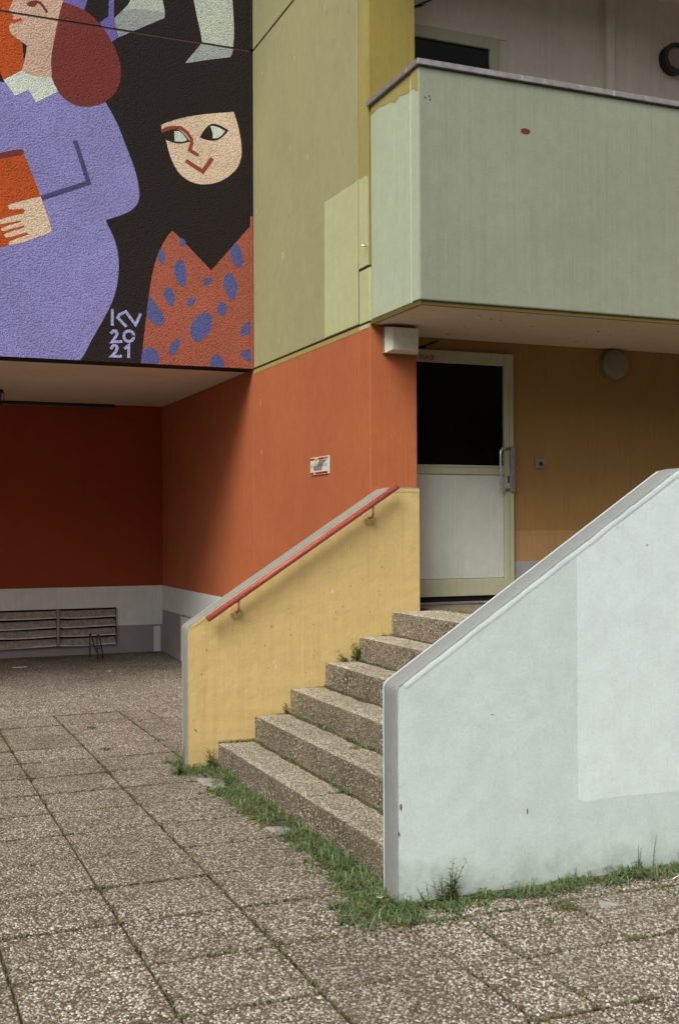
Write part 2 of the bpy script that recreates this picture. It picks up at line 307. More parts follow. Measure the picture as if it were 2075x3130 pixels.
MURAL = [
 ('p','purple',[(-1.638,5.551),(-0.917,5.597),(-0.668,5.555),(-0.328,5.585),(0.012,5.527),(0.065,5.445),(0.109,5.362),(0.149,5.278),(0.188,5.176),(0.233,5.065),(0.273,4.962),(0.3,4.867),(0.318,4.779),(0.322,4.69),(0.313,4.644),(0.277,4.586),(0.214,4.535),(0.107,4.485),(0.014,4.449),(0.018,4.427),(0.062,4.343),(0.106,4.24),(0.128,4.126),(0.131,4.011),(0.119,3.886),(0.096,3.777),(0.052,3.659),(-0.019,3.522),(-0.107,3.366),(-0.176,3.222),(-0.22,3.15),(-1.639,3.15)],0),
 ('p','orange',[(-1.541,6.413),(-0.774,6.551),(-0.727,5.962),(-0.702,5.716),(-0.889,5.607),(-0.917,5.666),(-1.002,5.919),(-1.541,5.907)],0),
 ('p','violet',[(-0.388,6.439),(-0.141,6.481),(-0.153,6.433),(-0.179,6.341),(-0.262,6.346),(-0.388,6.363)],0),
 ('p','violet',[(0.04,6.512),(0.094,6.522),(0.09,6.475),(0.09,6.336),(0.093,6.306),(0.105,6.239),(0.128,6.142),(0.07,6.091),(-0.006,6.194),(-0.04,6.246),(0.002,6.291),(0.04,6.32),(0.044,6.467)],0),
 ('p','pale',[(0.248,6.548),(0.24,6.501),(0.217,6.45),(0.093,6.314),(0.101,6.261),(0.131,6.142),(0.561,6.391),(0.569,6.439),(0.55,6.522),(0.537,6.598)],0),
 ('p','palegrey',[(0.186,6.414),(0.093,6.314),(0.101,6.261),(0.131,6.142),(0.561,6.391),(0.567,6.444),(0.364,6.444)],0),
 ('p','pale',[(0.835,6.65),(0.843,6.604),(0.871,6.466),(0.911,6.299),(0.923,6.217),(0.757,6.002),(0.789,6.003),(0.959,6.06),(1.197,6.12),(1.218,6.156),(1.227,6.221),(1.24,6.367),(1.232,6.518),(1.219,6.716)],0),
 ('p','palegrey',[(0.923,6.212),(0.757,6.002),(0.789,6.003),(0.959,6.06),(1.197,6.12),(1.218,6.156),(1.227,6.201)],0),
 ('p','skin',[(-0.795,6.368),(-0.81,6.306),(-0.845,6.237),(-0.803,6.188),(-0.81,6.161),(-0.803,6.129),(-0.838,6.101),(-0.839,6.056),(-0.817,6.015),(-0.753,5.98),(-0.684,5.939),(-0.702,5.817),(-0.728,5.723),(-0.703,5.682),(-0.608,5.659),(-0.47,5.679),(-0.455,5.892),(-0.432,6.031),(-0.403,6.194),(-0.38,6.304),(-0.365,6.442)],0),
 ('p','lip',[(-0.811,6.156),(-0.774,6.156),(-0.742,6.181),(-0.72,6.161),(-0.774,6.132),(-0.81,6.119)],0),
 ('p','maroon',[(-0.698,6.31),(-0.658,6.343),(-0.608,6.359),(-0.597,6.327),(-0.608,6.307),(-0.644,6.288)],1),
 ('s','maroon',[(-0.611,6.347),(-0.571,6.343),(-0.542,6.314),(-0.513,6.272)],0.0239),
 ('p','white',[(-0.889,5.603),(-0.728,5.712),(-0.688,5.685),(-0.608,5.674),(-0.47,5.69),(-0.451,5.629),(-0.411,5.567),(-0.609,5.44),(-0.638,5.497),(-0.674,5.545),(-0.789,5.475),(-0.839,5.544)],0),
 ('p','maroon',[(-0.373,6.381),(-0.299,6.374),(-0.179,6.345),(-0.097,6.294),(-0.006,6.206),(0.07,6.095),(0.116,6.002),(0.146,5.914),(0.158,5.816),(0.142,5.714),(0.1,5.615),(0.016,5.531),(-0.075,5.484),(-0.188,5.457),(-0.285,5.467),(-0.367,5.513),(-0.426,5.58),(-0.462,5.672),(-0.477,5.776),(-0.473,5.889),(-0.447,6.029),(-0.417,6.192),(-0.395,6.301)],0),
 ('p','orange',[(-1.639,4.675),(-0.918,4.917),(-0.72,4.99),(-0.568,4.613),(-0.467,4.319),(-0.552,4.259),(-1.639,3.817)],0),
 ('p','maroon',[(-1.639,4.708),(-0.918,4.952),(-0.756,5.005),(-0.72,5.003),(-0.71,4.985),(-0.727,4.956),(-0.918,4.9),(-1.639,4.658)],0),
 ('p','skin2',[(-0.568,4.603),(-0.467,4.319),(-0.48,4.288),(-0.552,4.255),(-0.761,4.158),(-0.84,4.138),(-0.846,4.163),(-0.811,4.192),(-0.686,4.242),(-0.676,4.258),(-0.695,4.268),(-0.836,4.21),(-0.869,4.207),(-0.886,4.227),(-0.869,4.247),(-0.72,4.302),(-0.705,4.318),(-0.72,4.327),(-0.869,4.266),(-0.898,4.26),(-0.912,4.277),(-0.894,4.296),(-0.739,4.356),(-0.737,4.367),(-0.753,4.368),(-0.918,4.318),(-0.968,4.302),(-0.968,4.336),(-0.918,4.358),(-0.803,4.408),(-0.719,4.432),(-0.705,4.459),(-0.719,4.478),(-0.786,4.463),(-0.836,4.458),(-0.854,4.482),(-0.836,4.506),(-0.669,4.566)],0),
 ('s','navy',[(-0.26,5.129),(-0.143,4.773),(-0.551,4.593)],0.0407),
 ('p','skin2',[(0.526,5.383),(0.572,5.412),(0.684,5.462),(0.844,5.518),(1.039,5.564),(1.23,5.602),(1.245,5.564),(1.274,5.475),(1.294,5.382),(1.311,5.272),(1.306,5.175),(1.277,5.084),(1.227,5.022),(1.16,4.959),(1.053,4.899),(0.939,4.871),(0.834,4.875),(0.746,4.912),(0.682,4.968),(0.627,5.063),(0.595,5.153),(0.576,5.245),(0.556,5.273),(0.536,5.325)],0),
 ('p','ink',[(0.54,5.314),(0.596,5.345),(0.659,5.365),(0.715,5.356),(0.763,5.315),(0.802,5.265),(0.747,5.242),(0.683,5.228),(0.611,5.24),(0.556,5.258),(0.544,5.287)],0),
 ('p','white',[(0.651,5.342),(0.691,5.351),(0.731,5.335),(0.775,5.275),(0.747,5.258),(0.707,5.249),(0.655,5.249)],0),
 ('s','brick',[(0.536,5.329),(0.588,5.362),(0.651,5.379),(0.715,5.381),(0.771,5.349),(0.813,5.294),(0.817,5.247),(0.795,5.177)],0.0319),
 ('s','brick',[(0.792,5.185),(0.875,5.148)],0.0319),
 ('p','ink',[(0.896,5.316),(0.933,5.384),(0.982,5.445),(1.031,5.465),(1.088,5.458),(1.18,5.419),(1.137,5.362),(1.071,5.308),(1.006,5.296),(0.941,5.3)],0),
 ('p','white',[(0.998,5.434),(1.055,5.445),(1.145,5.407),(1.112,5.359),(1.063,5.325),(1.022,5.324),(1.025,5.372)],0),
 ('s','brick',[(0.77,5.076),(0.923,4.995),(1.009,5.124)],0.0359),
 ('p','shirt',[(0.625,4.405),(0.665,4.386),(1.003,4.065),(1.412,4.519),(1.412,3.15),(0.331,3.15),(0.335,3.159),(0.355,3.353),(0.383,3.586),(0.411,3.82),(0.443,4.008),(0.482,4.151),(0.53,4.256),(0.585,4.355)],0),
 ('p','spot',[(0.708,4.351),(0.744,4.338),(0.764,4.301),(0.728,4.258),(0.704,4.272),(0.692,4.318)],1),
 ('p','spot',[(0.53,4.241),(0.561,4.174),(0.553,4.095),(0.537,4.074),(0.506,4.107),(0.482,4.144),(0.506,4.215)],1),
 ('p','spot',[(0.704,4.151),(0.744,4.119),(0.769,4.035),(0.759,3.924),(0.727,3.884),(0.687,3.911),(0.648,3.986),(0.644,4.064),(0.668,4.128)],1),
 ('p','spot',[(1.253,4.349),(1.291,4.316),(1.323,4.183),(1.307,4.126),(1.269,4.103),(1.224,4.143),(1.183,4.235),(1.208,4.309)],1),
 ('p','spot',[(1.178,4.067),(1.223,4.031),(1.269,3.939),(1.247,3.834),(1.21,3.784),(1.157,3.835),(1.12,3.936),(1.133,4.024)],1),
 ('p','spot',[(1.014,4.001),(1.022,3.984),(0.993,3.934),(0.944,3.908),(0.912,3.944),(0.937,3.981)],1),
 ('p','spot',[(0.592,3.88),(0.631,3.856),(0.655,3.776),(0.639,3.704),(0.623,3.692),(0.576,3.731),(0.54,3.814),(0.56,3.862)],1),
 ('p','spot',[(0.807,3.798),(0.855,3.794),(0.847,3.75),(0.79,3.695),(0.763,3.729),(0.775,3.78)],1),
 ('p','spot',[(1.107,3.778),(1.148,3.755),(1.164,3.709),(1.107,3.622),(1.066,3.663),(1.054,3.709),(1.074,3.758)],1),
 ('p','spot',[(0.956,3.671),(1.0,3.658),(1.012,3.58),(0.992,3.484),(0.919,3.409),(0.862,3.37),(0.822,3.395),(0.79,3.472),(0.814,3.552),(0.871,3.634)],1),
 ('p','spot',[(0.415,3.793),(0.473,3.708),(0.552,3.605),(0.559,3.559),(0.512,3.505),(0.457,3.521),(0.383,3.586),(0.391,3.695)],1),
 ('p','spot',[(0.682,3.411),(0.706,3.381),(0.685,3.294),(0.63,3.23),(0.586,3.273),(0.614,3.344)],1),
 ('p','spot',[(0.425,3.307),(0.48,3.283),(0.507,3.214),(0.499,3.152),(0.413,3.15),(0.328,3.151),(0.343,3.268),(0.378,3.296)],1),
 ('p','spot',[(1.056,3.29),(1.114,3.23),(1.146,3.15),(0.978,3.15),(0.991,3.224)],1),
 ('p','spot',[(1.412,3.63),(1.412,3.494),(1.304,3.455),(1.284,3.502),(1.321,3.568)],0),
 ('p','spot',[(1.329,3.329),(1.412,3.338),(1.412,3.214),(1.353,3.218),(1.287,3.287)],0),
 ('s','lilac',[(0.07,3.629),(0.069,3.492)],0.0259),
 ('s','lilac',[(0.194,3.486),(0.118,3.561),(0.136,3.589),(0.194,3.62),(0.283,3.505),(0.328,3.606)],0.0259),
 ('s','lilac',[(0.06,3.416),(0.078,3.437),(0.103,3.436),(0.113,3.416),(0.1,3.383),(0.065,3.334),(0.153,3.344)],0.0259),
 ('s','lilac',[(0.267,3.399),(0.262,3.377),(0.249,3.359),(0.23,3.349),(0.21,3.348),(0.191,3.356),(0.178,3.372),(0.174,3.393),(0.178,3.415),(0.191,3.433),(0.21,3.443),(0.231,3.445),(0.249,3.436),(0.262,3.42),(0.267,3.399)],0.0259),
 ('s','lilac',[(0.06,3.277),(0.078,3.302),(0.103,3.303),(0.115,3.282),(0.1,3.245),(0.062,3.204),(0.148,3.208)],0.0259),
 ('s','lilac',[(0.184,3.281),(0.22,3.312),(0.218,3.203)],0.0259),
]
# ------------------------------------------------------------------ key dimensions (metres)
T = 0.149; RIS = 0.17; TR = 0.261; X0 = 0.209; DW = 3.032          # stair walls, risers, treads, outer face of the white wall at y = -DW
XO = 1.419; XP = 1.800; YM = 2.908; YB = 6.60; YD = 0.551           # olive wall plane, pilaster edge, mural plane, alcove back wall, door wall
ZS = 3.149; FL = 3.062; LAND = 6*RIS
# ------------------------------------------------------------------ ground
def ground_sheet():
    o = mesh_py('ground', [(-300, -300, -0.016), (300, -300, -0.016), (300, 300, -0.016), (-300, 300, -0.016)], [(0, 1, 2, 3)], MAT['ground']); tag(o, kind='structure')
ground_sheet()
pave = empty('pavement', (-0.5, -2.0, 0.0), kind='structure')
joint = mesh_py('joint_bed', [(-3.6, -6.8, -0.013), (4.2, -6.8, -0.013), (4.2, 3.0, -0.013), (-3.6, 3.0, -0.013)], [(0, 1, 2, 3)], MAT['dirt'], pave)
XJ = [-3.005-0.497, -3.005, -2.508, -2.005, -1.505, -1.010, -0.497, 0.070, 0.330, 0.830, 1.330, 1.830, 2.330, 2.830, 3.330]
YJ = [-6.69+0.4915*i for i in range(20)]      # ... -4.23 -3.74 -3.25 -2.76 -2.27 ...
SLABZ = {}
slab_me = {}
for i in range(len(XJ)-1):
    for j in range(len(YJ)-1):
        x0, x1, y0, y1 = XJ[i]+0.005, XJ[i+1]-0.005, YJ[j]+0.0065, YJ[j+1]-0.0065
        if x0 > 0.15 and y0 > -2.95 and (y1 < 0.2 or x0 > 1.3): continue                       # under the stairs
        key = (round(x1-x0, 3), round(y1-y0, 3))
        if key not in slab_me:
            bm = bmesh.new(); w, d = key
            add_box(bm, -w/2, w/2, -d/2, d/2, -0.045, 0.0, 0.005, 1)
            me = bpy.data.meshes.new('paving_slab'); bm.to_mesh(me); bm.free(); me.materials.append(MAT['slab']); slab_me[key] = me
        o = bpy.data.objects.new('paving_slab', slab_me[key]); COL.objects.link(o)
        z = random.uniform(-0.0035, 0.003); SLABZ[(i, j)] = (z, random.uniform(0.82, 1.08))
        o.location = ((x0+x1)/2+random.uniform(-.0015, .0015), (y0+y1)/2, z); o.rotation_euler = (0, 0, R(random.uniform(-.25, .25)))
        attach(o, pave)
# alcove floor, rising a little to the back wall
fl = mesh_py('alcove_floor', [(-9, 2.655, 0.001), (XO, 2.655, 0.001), (XO, YB, 0.083), (-9, YB, 0.083), (-9, 2.655, -0.05), (XO, 2.655, -0.05)], [(0, 1, 2, 3), (4, 5, 1, 0)], MAT['floor']); tag(fl, kind='structure')

def project(P):
    d = P - CAM_POS; z = d@fw
    return FPX*(d@rt)/z, -FPX*(d@up)/z, z       # units of picture widths, y down; frame is |u|<.5, |v|<.754
def in_view(P, m=1.2):
    u, v, z = project(P); return (z > 0.3) & (abs(u) < 0.5*m) & (abs(v) < 0.755*m)
def pebbles(name, P, U, V, N, rad, tone, mat, parent, hi=True, flat=0.42):
    n = len(P); k = 6; ang0 = RNG.uniform(0, 6.28, n); asp = RNG.uniform(0.62, 1.0, n); rot = RNG.uniform(0, 3.14, n)
    U, V, N = (np.array(a, float) for a in (U, V, N))
    a = ang0[:, None] + np.arange(k)[None, :]*2*np.pi/k + RNG.uniform(-.22, .22, (n, k))
    rr = rad[:, None]*RNG.uniform(0.82, 1.14, (n, k))
    cx, cy = np.cos(a)*rr, np.sin(a)*rr*asp[:, None]
    c, s = np.cos(rot)[:, None], np.sin(rot)[:, None]
    px, py = cx*c-cy*s, cx*s+cy*c
    h = rad*flat*RNG.uniform(0.7, 1.3, n)
    base = P[:, None, :] + px[..., None]*U + py[..., None]*V - 0.0012*N
    if hi:
        top = P[:, None, :] + 0.60*px[..., None]*U + 0.60*py[..., None]*V + h[:, None, None]*N
        VV = np.concatenate([base, top], 1).reshape(-1, 3); st = 12
        i = np.arange(k); q = np.stack([i, (i+1) % k, (i+1) % k+k, i+k], 1).ravel()
        pat = np.concatenate([q, np.arange(k)+k]); tot = np.array([4]*k+[6])
    else:
        top = P[:, None, :] + h[:, None, None]*N
        VV = np.concatenate([base, top], 1).reshape(-1, 3); st = 7
        i = np.arange(k); pat = np.stack([i, (i+1) % k, np.full(k, k)], 1).ravel(); tot = np.array([3]*k)
    L = (np.arange(n)[:, None]*st + pat[None, :]).ravel(); tots = np.tile(tot, n)
    starts = np.concatenate([[0], np.cumsum(tots)[:-1]])
    o = big_mesh(name, VV, L, starts, tots, mat, parent, True, {'tone': np.repeat(tone, st)})
    return tag(o, kind='stuff')
def hexgrid(x0, x1, y0, y1, s, jit=0.36):
    xs = np.arange(x0, x1, s); ys = np.arange(y0, y1, s*0.866)
    X, Y = np.meshgrid(xs, ys); X = X + (np.arange(len(ys)) % 2)[:, None]*s/2
    X = X + RNG.uniform(-jit*s, jit*s, X.shape); Y = Y + RNG.uniform(-jit*s, jit*s, Y.shape)
    return X.ravel(), Y.ravel()
def ground_pebbles():
    gx, gy = hexgrid(-2.9, 3.2, -5.2, 2.65, 0.0139)
    ii = np.searchsorted(XJ, gx)-1; jj = np.searchsorted(YJ, gy)-1
    ok = (ii >= 0) & (jj >= 0) & (ii < len(XJ)-1) & (jj < len(YJ)-1)
    gx, gy, ii, jj = gx[ok], gy[ok], ii[ok], jj[ok]
    xa, ya = np.array(XJ), np.array(YJ)
    e = 0.0115
    ok = (gx > xa[ii]+e) & (gx < xa[ii+1]-e) & (gy > ya[jj]+e) & (gy < ya[jj+1]-e)
    ok &= ~((gx > -0.01) & (gy > -0.02) & (gy < T+.02) & (gx < 2)) & ~((gx > X0-.02) & (gy > -DW-.01) & (gy < 0.0)) & ~((gx > 0.12) & (gy > -DW-.01) & (gy < -DW+T+.02)) & ~((gx > XO-.01) & (gy > -0.1))
    P = np.stack([gx, gy, np.zeros_like(gx)], 1)
    ok &= in_view(P, 1.18)
    P, ii, jj = P[ok], ii[ok], jj[ok]
    zt = np.array([SLABZ.get((a, b), (9, 1)) for a, b in zip(ii, jj)])
    ok = zt[:, 0] < 1; P, zt = P[ok], zt[ok]; P[:, 2] = zt[:, 0]
    d = np.linalg.norm(P-CAM_POS, axis=1); near = d < 5.3
    rad = RNG.uniform(0.0038, 0.0084, len(P)) * np.where(RNG.random(len(P)) < 0.15, 1.25, 1.0)
    tone = zt[:, 1]*RNG.uniform(0.85, 1.1, len(P))
    for nm, m, hi in (('pebbles', near, True), ('pebbles', ~near, False)):
        pebbles(nm, P[m], (1, 0, 0), (0, 1, 0), (0, 0, 1), rad[m], tone[m], MAT['pebble'], pave, hi, 0.40)
    # stones on the alcove floor, sparser and darker towards the back
    gx, gy = hexgrid(-1.2, XO-.02, 2.66, 5.9, 0.0185)
    P = np.stack([gx, gy, 0.001 + (gy-2.655)*0.082/3.945], 1); keep = RNG.random(len(gx)) < np.clip(1.25-(gy-3.2)/2.6, 0.15, 1); P = P[keep & in_view(P, 1.1)]
    pebbles('pebbles', P, (1, 0, 0), (0, 1, 0), (0, 0, 1), RNG.uniform(0.006, 0.011, len(P)), np.clip(RNG.uniform(.9, 1.15, len(P))-np.maximum(0, P[:, 1]-3.4)*0.16, .3, 1.15), MAT['pebble'], fl, False, 0.35)
ground_pebbles()

# ------------------------------------------------------------------ apartment building
B = empty('apartment_building', (XO, T, 0.0), 'painted concrete apartment block with orange base, olive wall, mural and balconies', 'building')
# lower (orange) storey
core = box('wall_core', 1.47, 1.78, 0.30, YB+.3, 0, 12.2, MAT['dark'], B, 0)
box('base_wall', XO, 1.62, 0.352, 2.902, -0.02, ZS-.007, MAT['orange'], B, 0.003)
box('base_wall', XO, 1.62, 2.906, YB+.1, -0.02, ZS-.007, MAT['orange'], B, 0.003)
box('paint_band', XO-.002, XO+.01, 0.356, 2.898, 3.103, ZS-.010, MAT['olive_yellow'], B, 0)
pil = box('pilaster', XO, XP, T, 0.347, -0.02, ZS-.009, MAT['orange'], B, 0.004)
box('paint_band', XO-.002, XO+.01, T+.004, 0.343, 3.108, ZS-.012, MAT['mint_light'], pil, 0)
box('pilaster_return', XO+.03, XP-.002, 0.349, YD+.2, -0.02, ZS-.02, MAT['orange'], B, 0)
# upper olive panels: storey joints recessed
for k in range(3):
    z0, z1 = ZS+.007+k*FL, ZS+(k+1)*FL-.007
    box('wall_panel', XO, 1.62, 0.358, 2.899, z0, z1, MAT['olive'], B, 0.006)
    u = box('pilaster_panel', XO, XP, T, 0.347, z0 if k else 3.562, z1, MAT['pilaster'], B, 0.005)
    box('paint_strip', XO-.0015, XO+.01, T+.006, 0.343, (z0 if k else 3.562)+.006, z1-.006, MAT['olive_yellow'], u, 0)
box('pilaster_panel', XO, XP, T, 0.347, ZS+.004, 3.553, MAT['mint_light'], B, 0.005)
# the fresh paint patch on the olive wall
def patch_x(name, pts, x, mat, parent, th=0.0018):
    bm = bmesh.new(); a = [bm.verts.new((x-th, y, z)) for y, z in pts]; b = [bm.verts.new((x+.004, y, z)) for y, z in pts]; n = len(pts)
    bm.faces.new(a); 
    for i in range(n): bm.faces.new((a[i], b[i], b[(i+1) % n], a[(i+1) % n]))
    bmesh.ops.recalc_face_normals(bm, faces=bm.faces); return from_bm(name, bm, mat, parent)
def patch_y(name, pts, y, mat, parent, th=0.0018):
    bm = bmesh.new(); a = [bm.verts.new((x, y-th, z)) for x, z in pts]; b = [bm.verts.new((x, y+.004, z)) for x, z in pts]; n = len(pts)
    bm.faces.new(a)
    for i in range(n): bm.faces.new((a[i], b[i], b[(i+1) % n], a[(i+1) % n]))
    bmesh.ops.recalc_face_normals(bm, faces=bm.faces); return from_bm(name, bm, mat, parent)
patch_x('paint_patch', [(1.05, 3.165), (0.366, 3.165), (0.366, 4.250), (0.44, 4.246), (0.58, 4.252), (0.86, 4.254), (1.043, 4.262)], XO, MAT['mint_light'], B)
patch_x('paint_patch', [(0.338, 3.572), (0.165, 3.572), (0.165, 4.215), (0.21, 4.24), (0.30, 4.236), (0.338, 4.25)], XO-.0022, MAT['mint_light'], B)
# alcove
box('alcove_back_wall', -9, XO+.1, YB, YB+.2, -0.05, ZS, MAT['orange_shaded'], B, 0)
box('joint_seal', XO+.003, 1.60, 0.346, 0.3585, 0, 12.1, MAT['dark'], B, 0)
for k in range(3): box('joint_seal', XO+.004, 1.60, T+.01, 2.897, ZS+k*FL-.008, ZS+k*FL+.008, MAT['dark'], B, 0)
box('joint_seal', XO+.002, XP-.01, T+.003, .345, 3.552, 3.563, MAT['dark'], B, 0)
box('alcove_ceiling', -9, 1.60, YM+.03, YB+.1, ZS, ZS+.25, MAT['soffit'], B, 0)
box('alcove_end_wall', -9.2, -9, YM, YB, -0.05, ZS, MAT['orange'], B, 0)
box('white_band', -9, XO-.006, YB-.004, YB+.01, 0.42, 0.908, MAT['band_white'], B, 0)
box('grey_band', 0.827, XO-.006, YB-.006, YB+.01, 0.0, 0.422, MAT['band_grey'], B, 0)
box('grey_band', -9, -0.63, YB-.006, YB+.01, 0.0, 0.422, MAT['band_grey'], B, 0)
box('grey_band', -0.63, 0.827, YB-.006, YB+.01, 0.0, 0.204, MAT['band_grey'], B, 0)
box('wall_strip', 1.30, 1.385, YB-.009, YB+.01, 0.07, 0.40, MAT['band_white'], B, 0)
box('white_band', XO-.004, XO+.01, 2.95, YB-.005, 0.59, 0.905, MAT['band_white'], B, 0)
box('white_band', XO-.004, XO+.01, 2.95, 5.70, 0.0, 0.60, MAT['band_white'], B, 0)
box('grey_band', XO-.007, XO+.01, 5.70, YB-.005, 0.0, 0.605, MAT['band_grey'], B, 0)
box('casting_joint', -9, XO-.004, YB-.003, YB+.01, 2.332, 2.336, MAT['orange_shaded'], B, 0)
# ventilation grille in the alcove wall
g = empty('vent_grille', (0.1, YB, 0.2), parent=B)
box('vent_void', -0.62, 0.816, YB-.010, YB+.01, 0.210, 0.648, MAT['void'], g, 0)
for a, b in ((-0.62, 0.100), (0.138, 0.814)):
    for k in range(4):
        zt = 0.628-k*0.112; n = 14; V = []; F = []
        amp = random.uniform(0.004, 0.022)*(1 if a < 0 else 0.55); ph = random.uniform(0.3, 0.8)
        for i in range(n+1):
            x = a+(b-a)*i/n; q = i/n; sag = -amp*math.sin(math.pi*q**ph)
            for (yy, zz) in ((YB-.014, zt), (YB-.060, zt-.072), (YB-.070, zt-.084), (YB-.050, zt-.084)):
                V.append((x, yy-.4*sag, zz+sag*(1 if zz < zt else .4)))
        for i in range(n):
            for m in range(3): F.append((i*4+m, i*4+m+1, i*4+m+5, i*4+m+4))
        lb_ = mesh_py('louvre_blade', V, F, MAT['louvre'], g, False); lb_.data.materials.append(MAT['sign_white'])
        for fi, pf in enumerate(lb_.data.polygons): pf.material_index = 1 if fi % 3 == 1 else 0
box('grille_post', 0.104, 0.136, YB-.075, YB-.02, 0.205, 0.642, MAT['zinc'], g, 0.004)
box('grille_sill', -0.62, 0.822, YB-.060, YB-.008, 0.200, 0.212, MAT['zinc'], g, 0.002)
box('grille_frame', 0.815, 0.825, YB-.040, YB-.006, 0.212, 0.650, MAT['rust'], g, 0.001)
# ------------------------------------------------------------------ mural
MURAL_Y = YM
low = box('mural_panel', -9, XO-.003, YM, YM+.22, ZS-.004, ZS+FL-.004, MAT['m_base'], B, 0.006)
upp = box('mural_panel', -9, XO-.003, YM, YM+.22, ZS+FL+.004, ZS+2*FL-.004, MAT['m_base'], B, 0.006)
box('mural_panel', -9, XO-.003, YM, YM+.22, ZS+2*FL+.006, 12.2, MAT['m_base'], B, 0.006)
box('joint_fill', -9, XO-.01, YM+.0035, YM+.2, ZS, 12.1, MAT['seam'], B, 0)
box('edge_strip', XO-.028, XO-.0035, YM-.016, YM+.01, ZS+FL+.010, 12.1, MAT['m_base'], upp, 0.003)
es = box('edge_strip', XO-.028, XO-.0035, YM-.016, YM+.01, 4.62, ZS+FL-.010, MAT['m_base'], low, 0.003)
box('edge_strip', XO-.028, XO-.0035, YM-.016, YM+.01, ZS, 4.617, MAT['m_shirt'], low, 0.003)
def chaikin(p, it=2):
    for _ in range(it):
        q = []
        for i in range(len(p)):
            a, b = p[i], p[(i+1) % len(p)]
            q += [(a[0]*.75+b[0]*.25, a[1]*.75+b[1]*.25), (a[0]*.25+b[0]*.75, a[1]*.25+b[1]*.75)]
        p = q
    return p
def soften(p):
    """round the gentle bends of an outline, keep its sharp corners"""
    n = len(p); out = []
    for i in range(n):
        a, b, c = Vector(p[i-1]), Vector(p[i]), Vector(p[(i+1) % n]); u = b-a; w = c-b
        if u.length < 1e-6 or w.length < 1e-6: out.append(p[i]); continue
        if u.angle(w) < 0.75:
            out += [tuple(b-u*.28), tuple(b+w*.28)]
        else: out.append(p[i])
    return out
def stroke_poly(p, w):
    L, Rr = [], []
    P = [Vector(q) for q in p]; n = len(P)
    P[0] = P[0]+(P[0]-P[1]).normalized()*w*.3; P[-1] = P[-1]+(P[-1]-P[-2]).normalized()*w*.3
    for i in range(n):
        t1 = (P[i]-P[i-1]).normalized() if i else (P[1]-P[0]).normalized()
        t2 = (P[i+1]-P[i]).normalized() if i < n-1 else t1
        t = (t1+t2).normalized(); nn = Vector((-t.y, t.x)); k = 1/max(0.45, nn.dot(Vector((-t1.y, t1.x))))
        L.append(tuple(P[i]+nn*w/2*k)); Rr.append(tuple(P[i]-nn*w/2*k))
    return L, Rr
from mathutils import noise as MN
from mathutils.geometry import tessellate_polygon
LAYERS = []
def paint_shape(kind, col, pts, arg):
    if kind == 'p':
        pts = chaikin(pts, 2) if arg else soften(soften(pts)); quads = None
    else:
        L, Rr = stroke_poly(pts, arg); quads = (L, Rr); pts = L+Rr[::-1]
    bb = (min(p[0] for p in pts), max(p[0] for p in pts), min(p[1] for p in pts), max(p[1] for p in pts))
    lay = 1 + max([l for l, q in LAYERS if q[0] < bb[1] and bb[0] < q[1] and q[2] < bb[3] and bb[2] < q[3]], default=0); LAYERS.append((lay, bb))
    y = MURAL_Y - 0.0007*lay; lim = ZS+FL
    clampp = lambda p: (max(-8.9, min(p[0], XO-.030)), y, max(p[1], ZS+.004))
    for par, lo, hi in ((low, ZS, lim-.008), (upp, lim+.008, ZS+2*FL-.008)):
        if bb[3] <= lo or bb[2] >= hi: continue
        bm = bmesh.new()
        if quads:
            a = [bm.verts.new(clampp(p)) for p in quads[0]]; b = [bm.verts.new(clampp(p)) for p in quads[1]]
            for i in range(len(a)-1): bm.faces.new((a[i], b[i], b[i+1], a[i+1]))
        else:
            vv = [bm.verts.new(clampp(p)) for p in pts]
            for tr in tessellate_polygon([[Vector((v.co.x, v.co.z, 0)) for v in vv]]):
                try: bm.faces.new([vv[i] for i in tr])
                except ValueError: pass
        bm.normal_update()
        for zz, n in ((lo+.004, (0, 0, -1)), (hi, (0, 0, 1))):
            bmesh.ops.bisect_plane(bm, geom=list(bm.verts)+list(bm.edges)+list(bm.faces), plane_co=(0, 0, zz), plane_no=n, clear_outer=True)
        for f in bm.faces:
            if f.normal.y > 0: f.normal_flip()
        if len(bm.faces): from_bm('painted_shape', bm, MAT['m_'+col], par)
        else: bm.free()
for sh in MURAL: paint_shape(*sh)

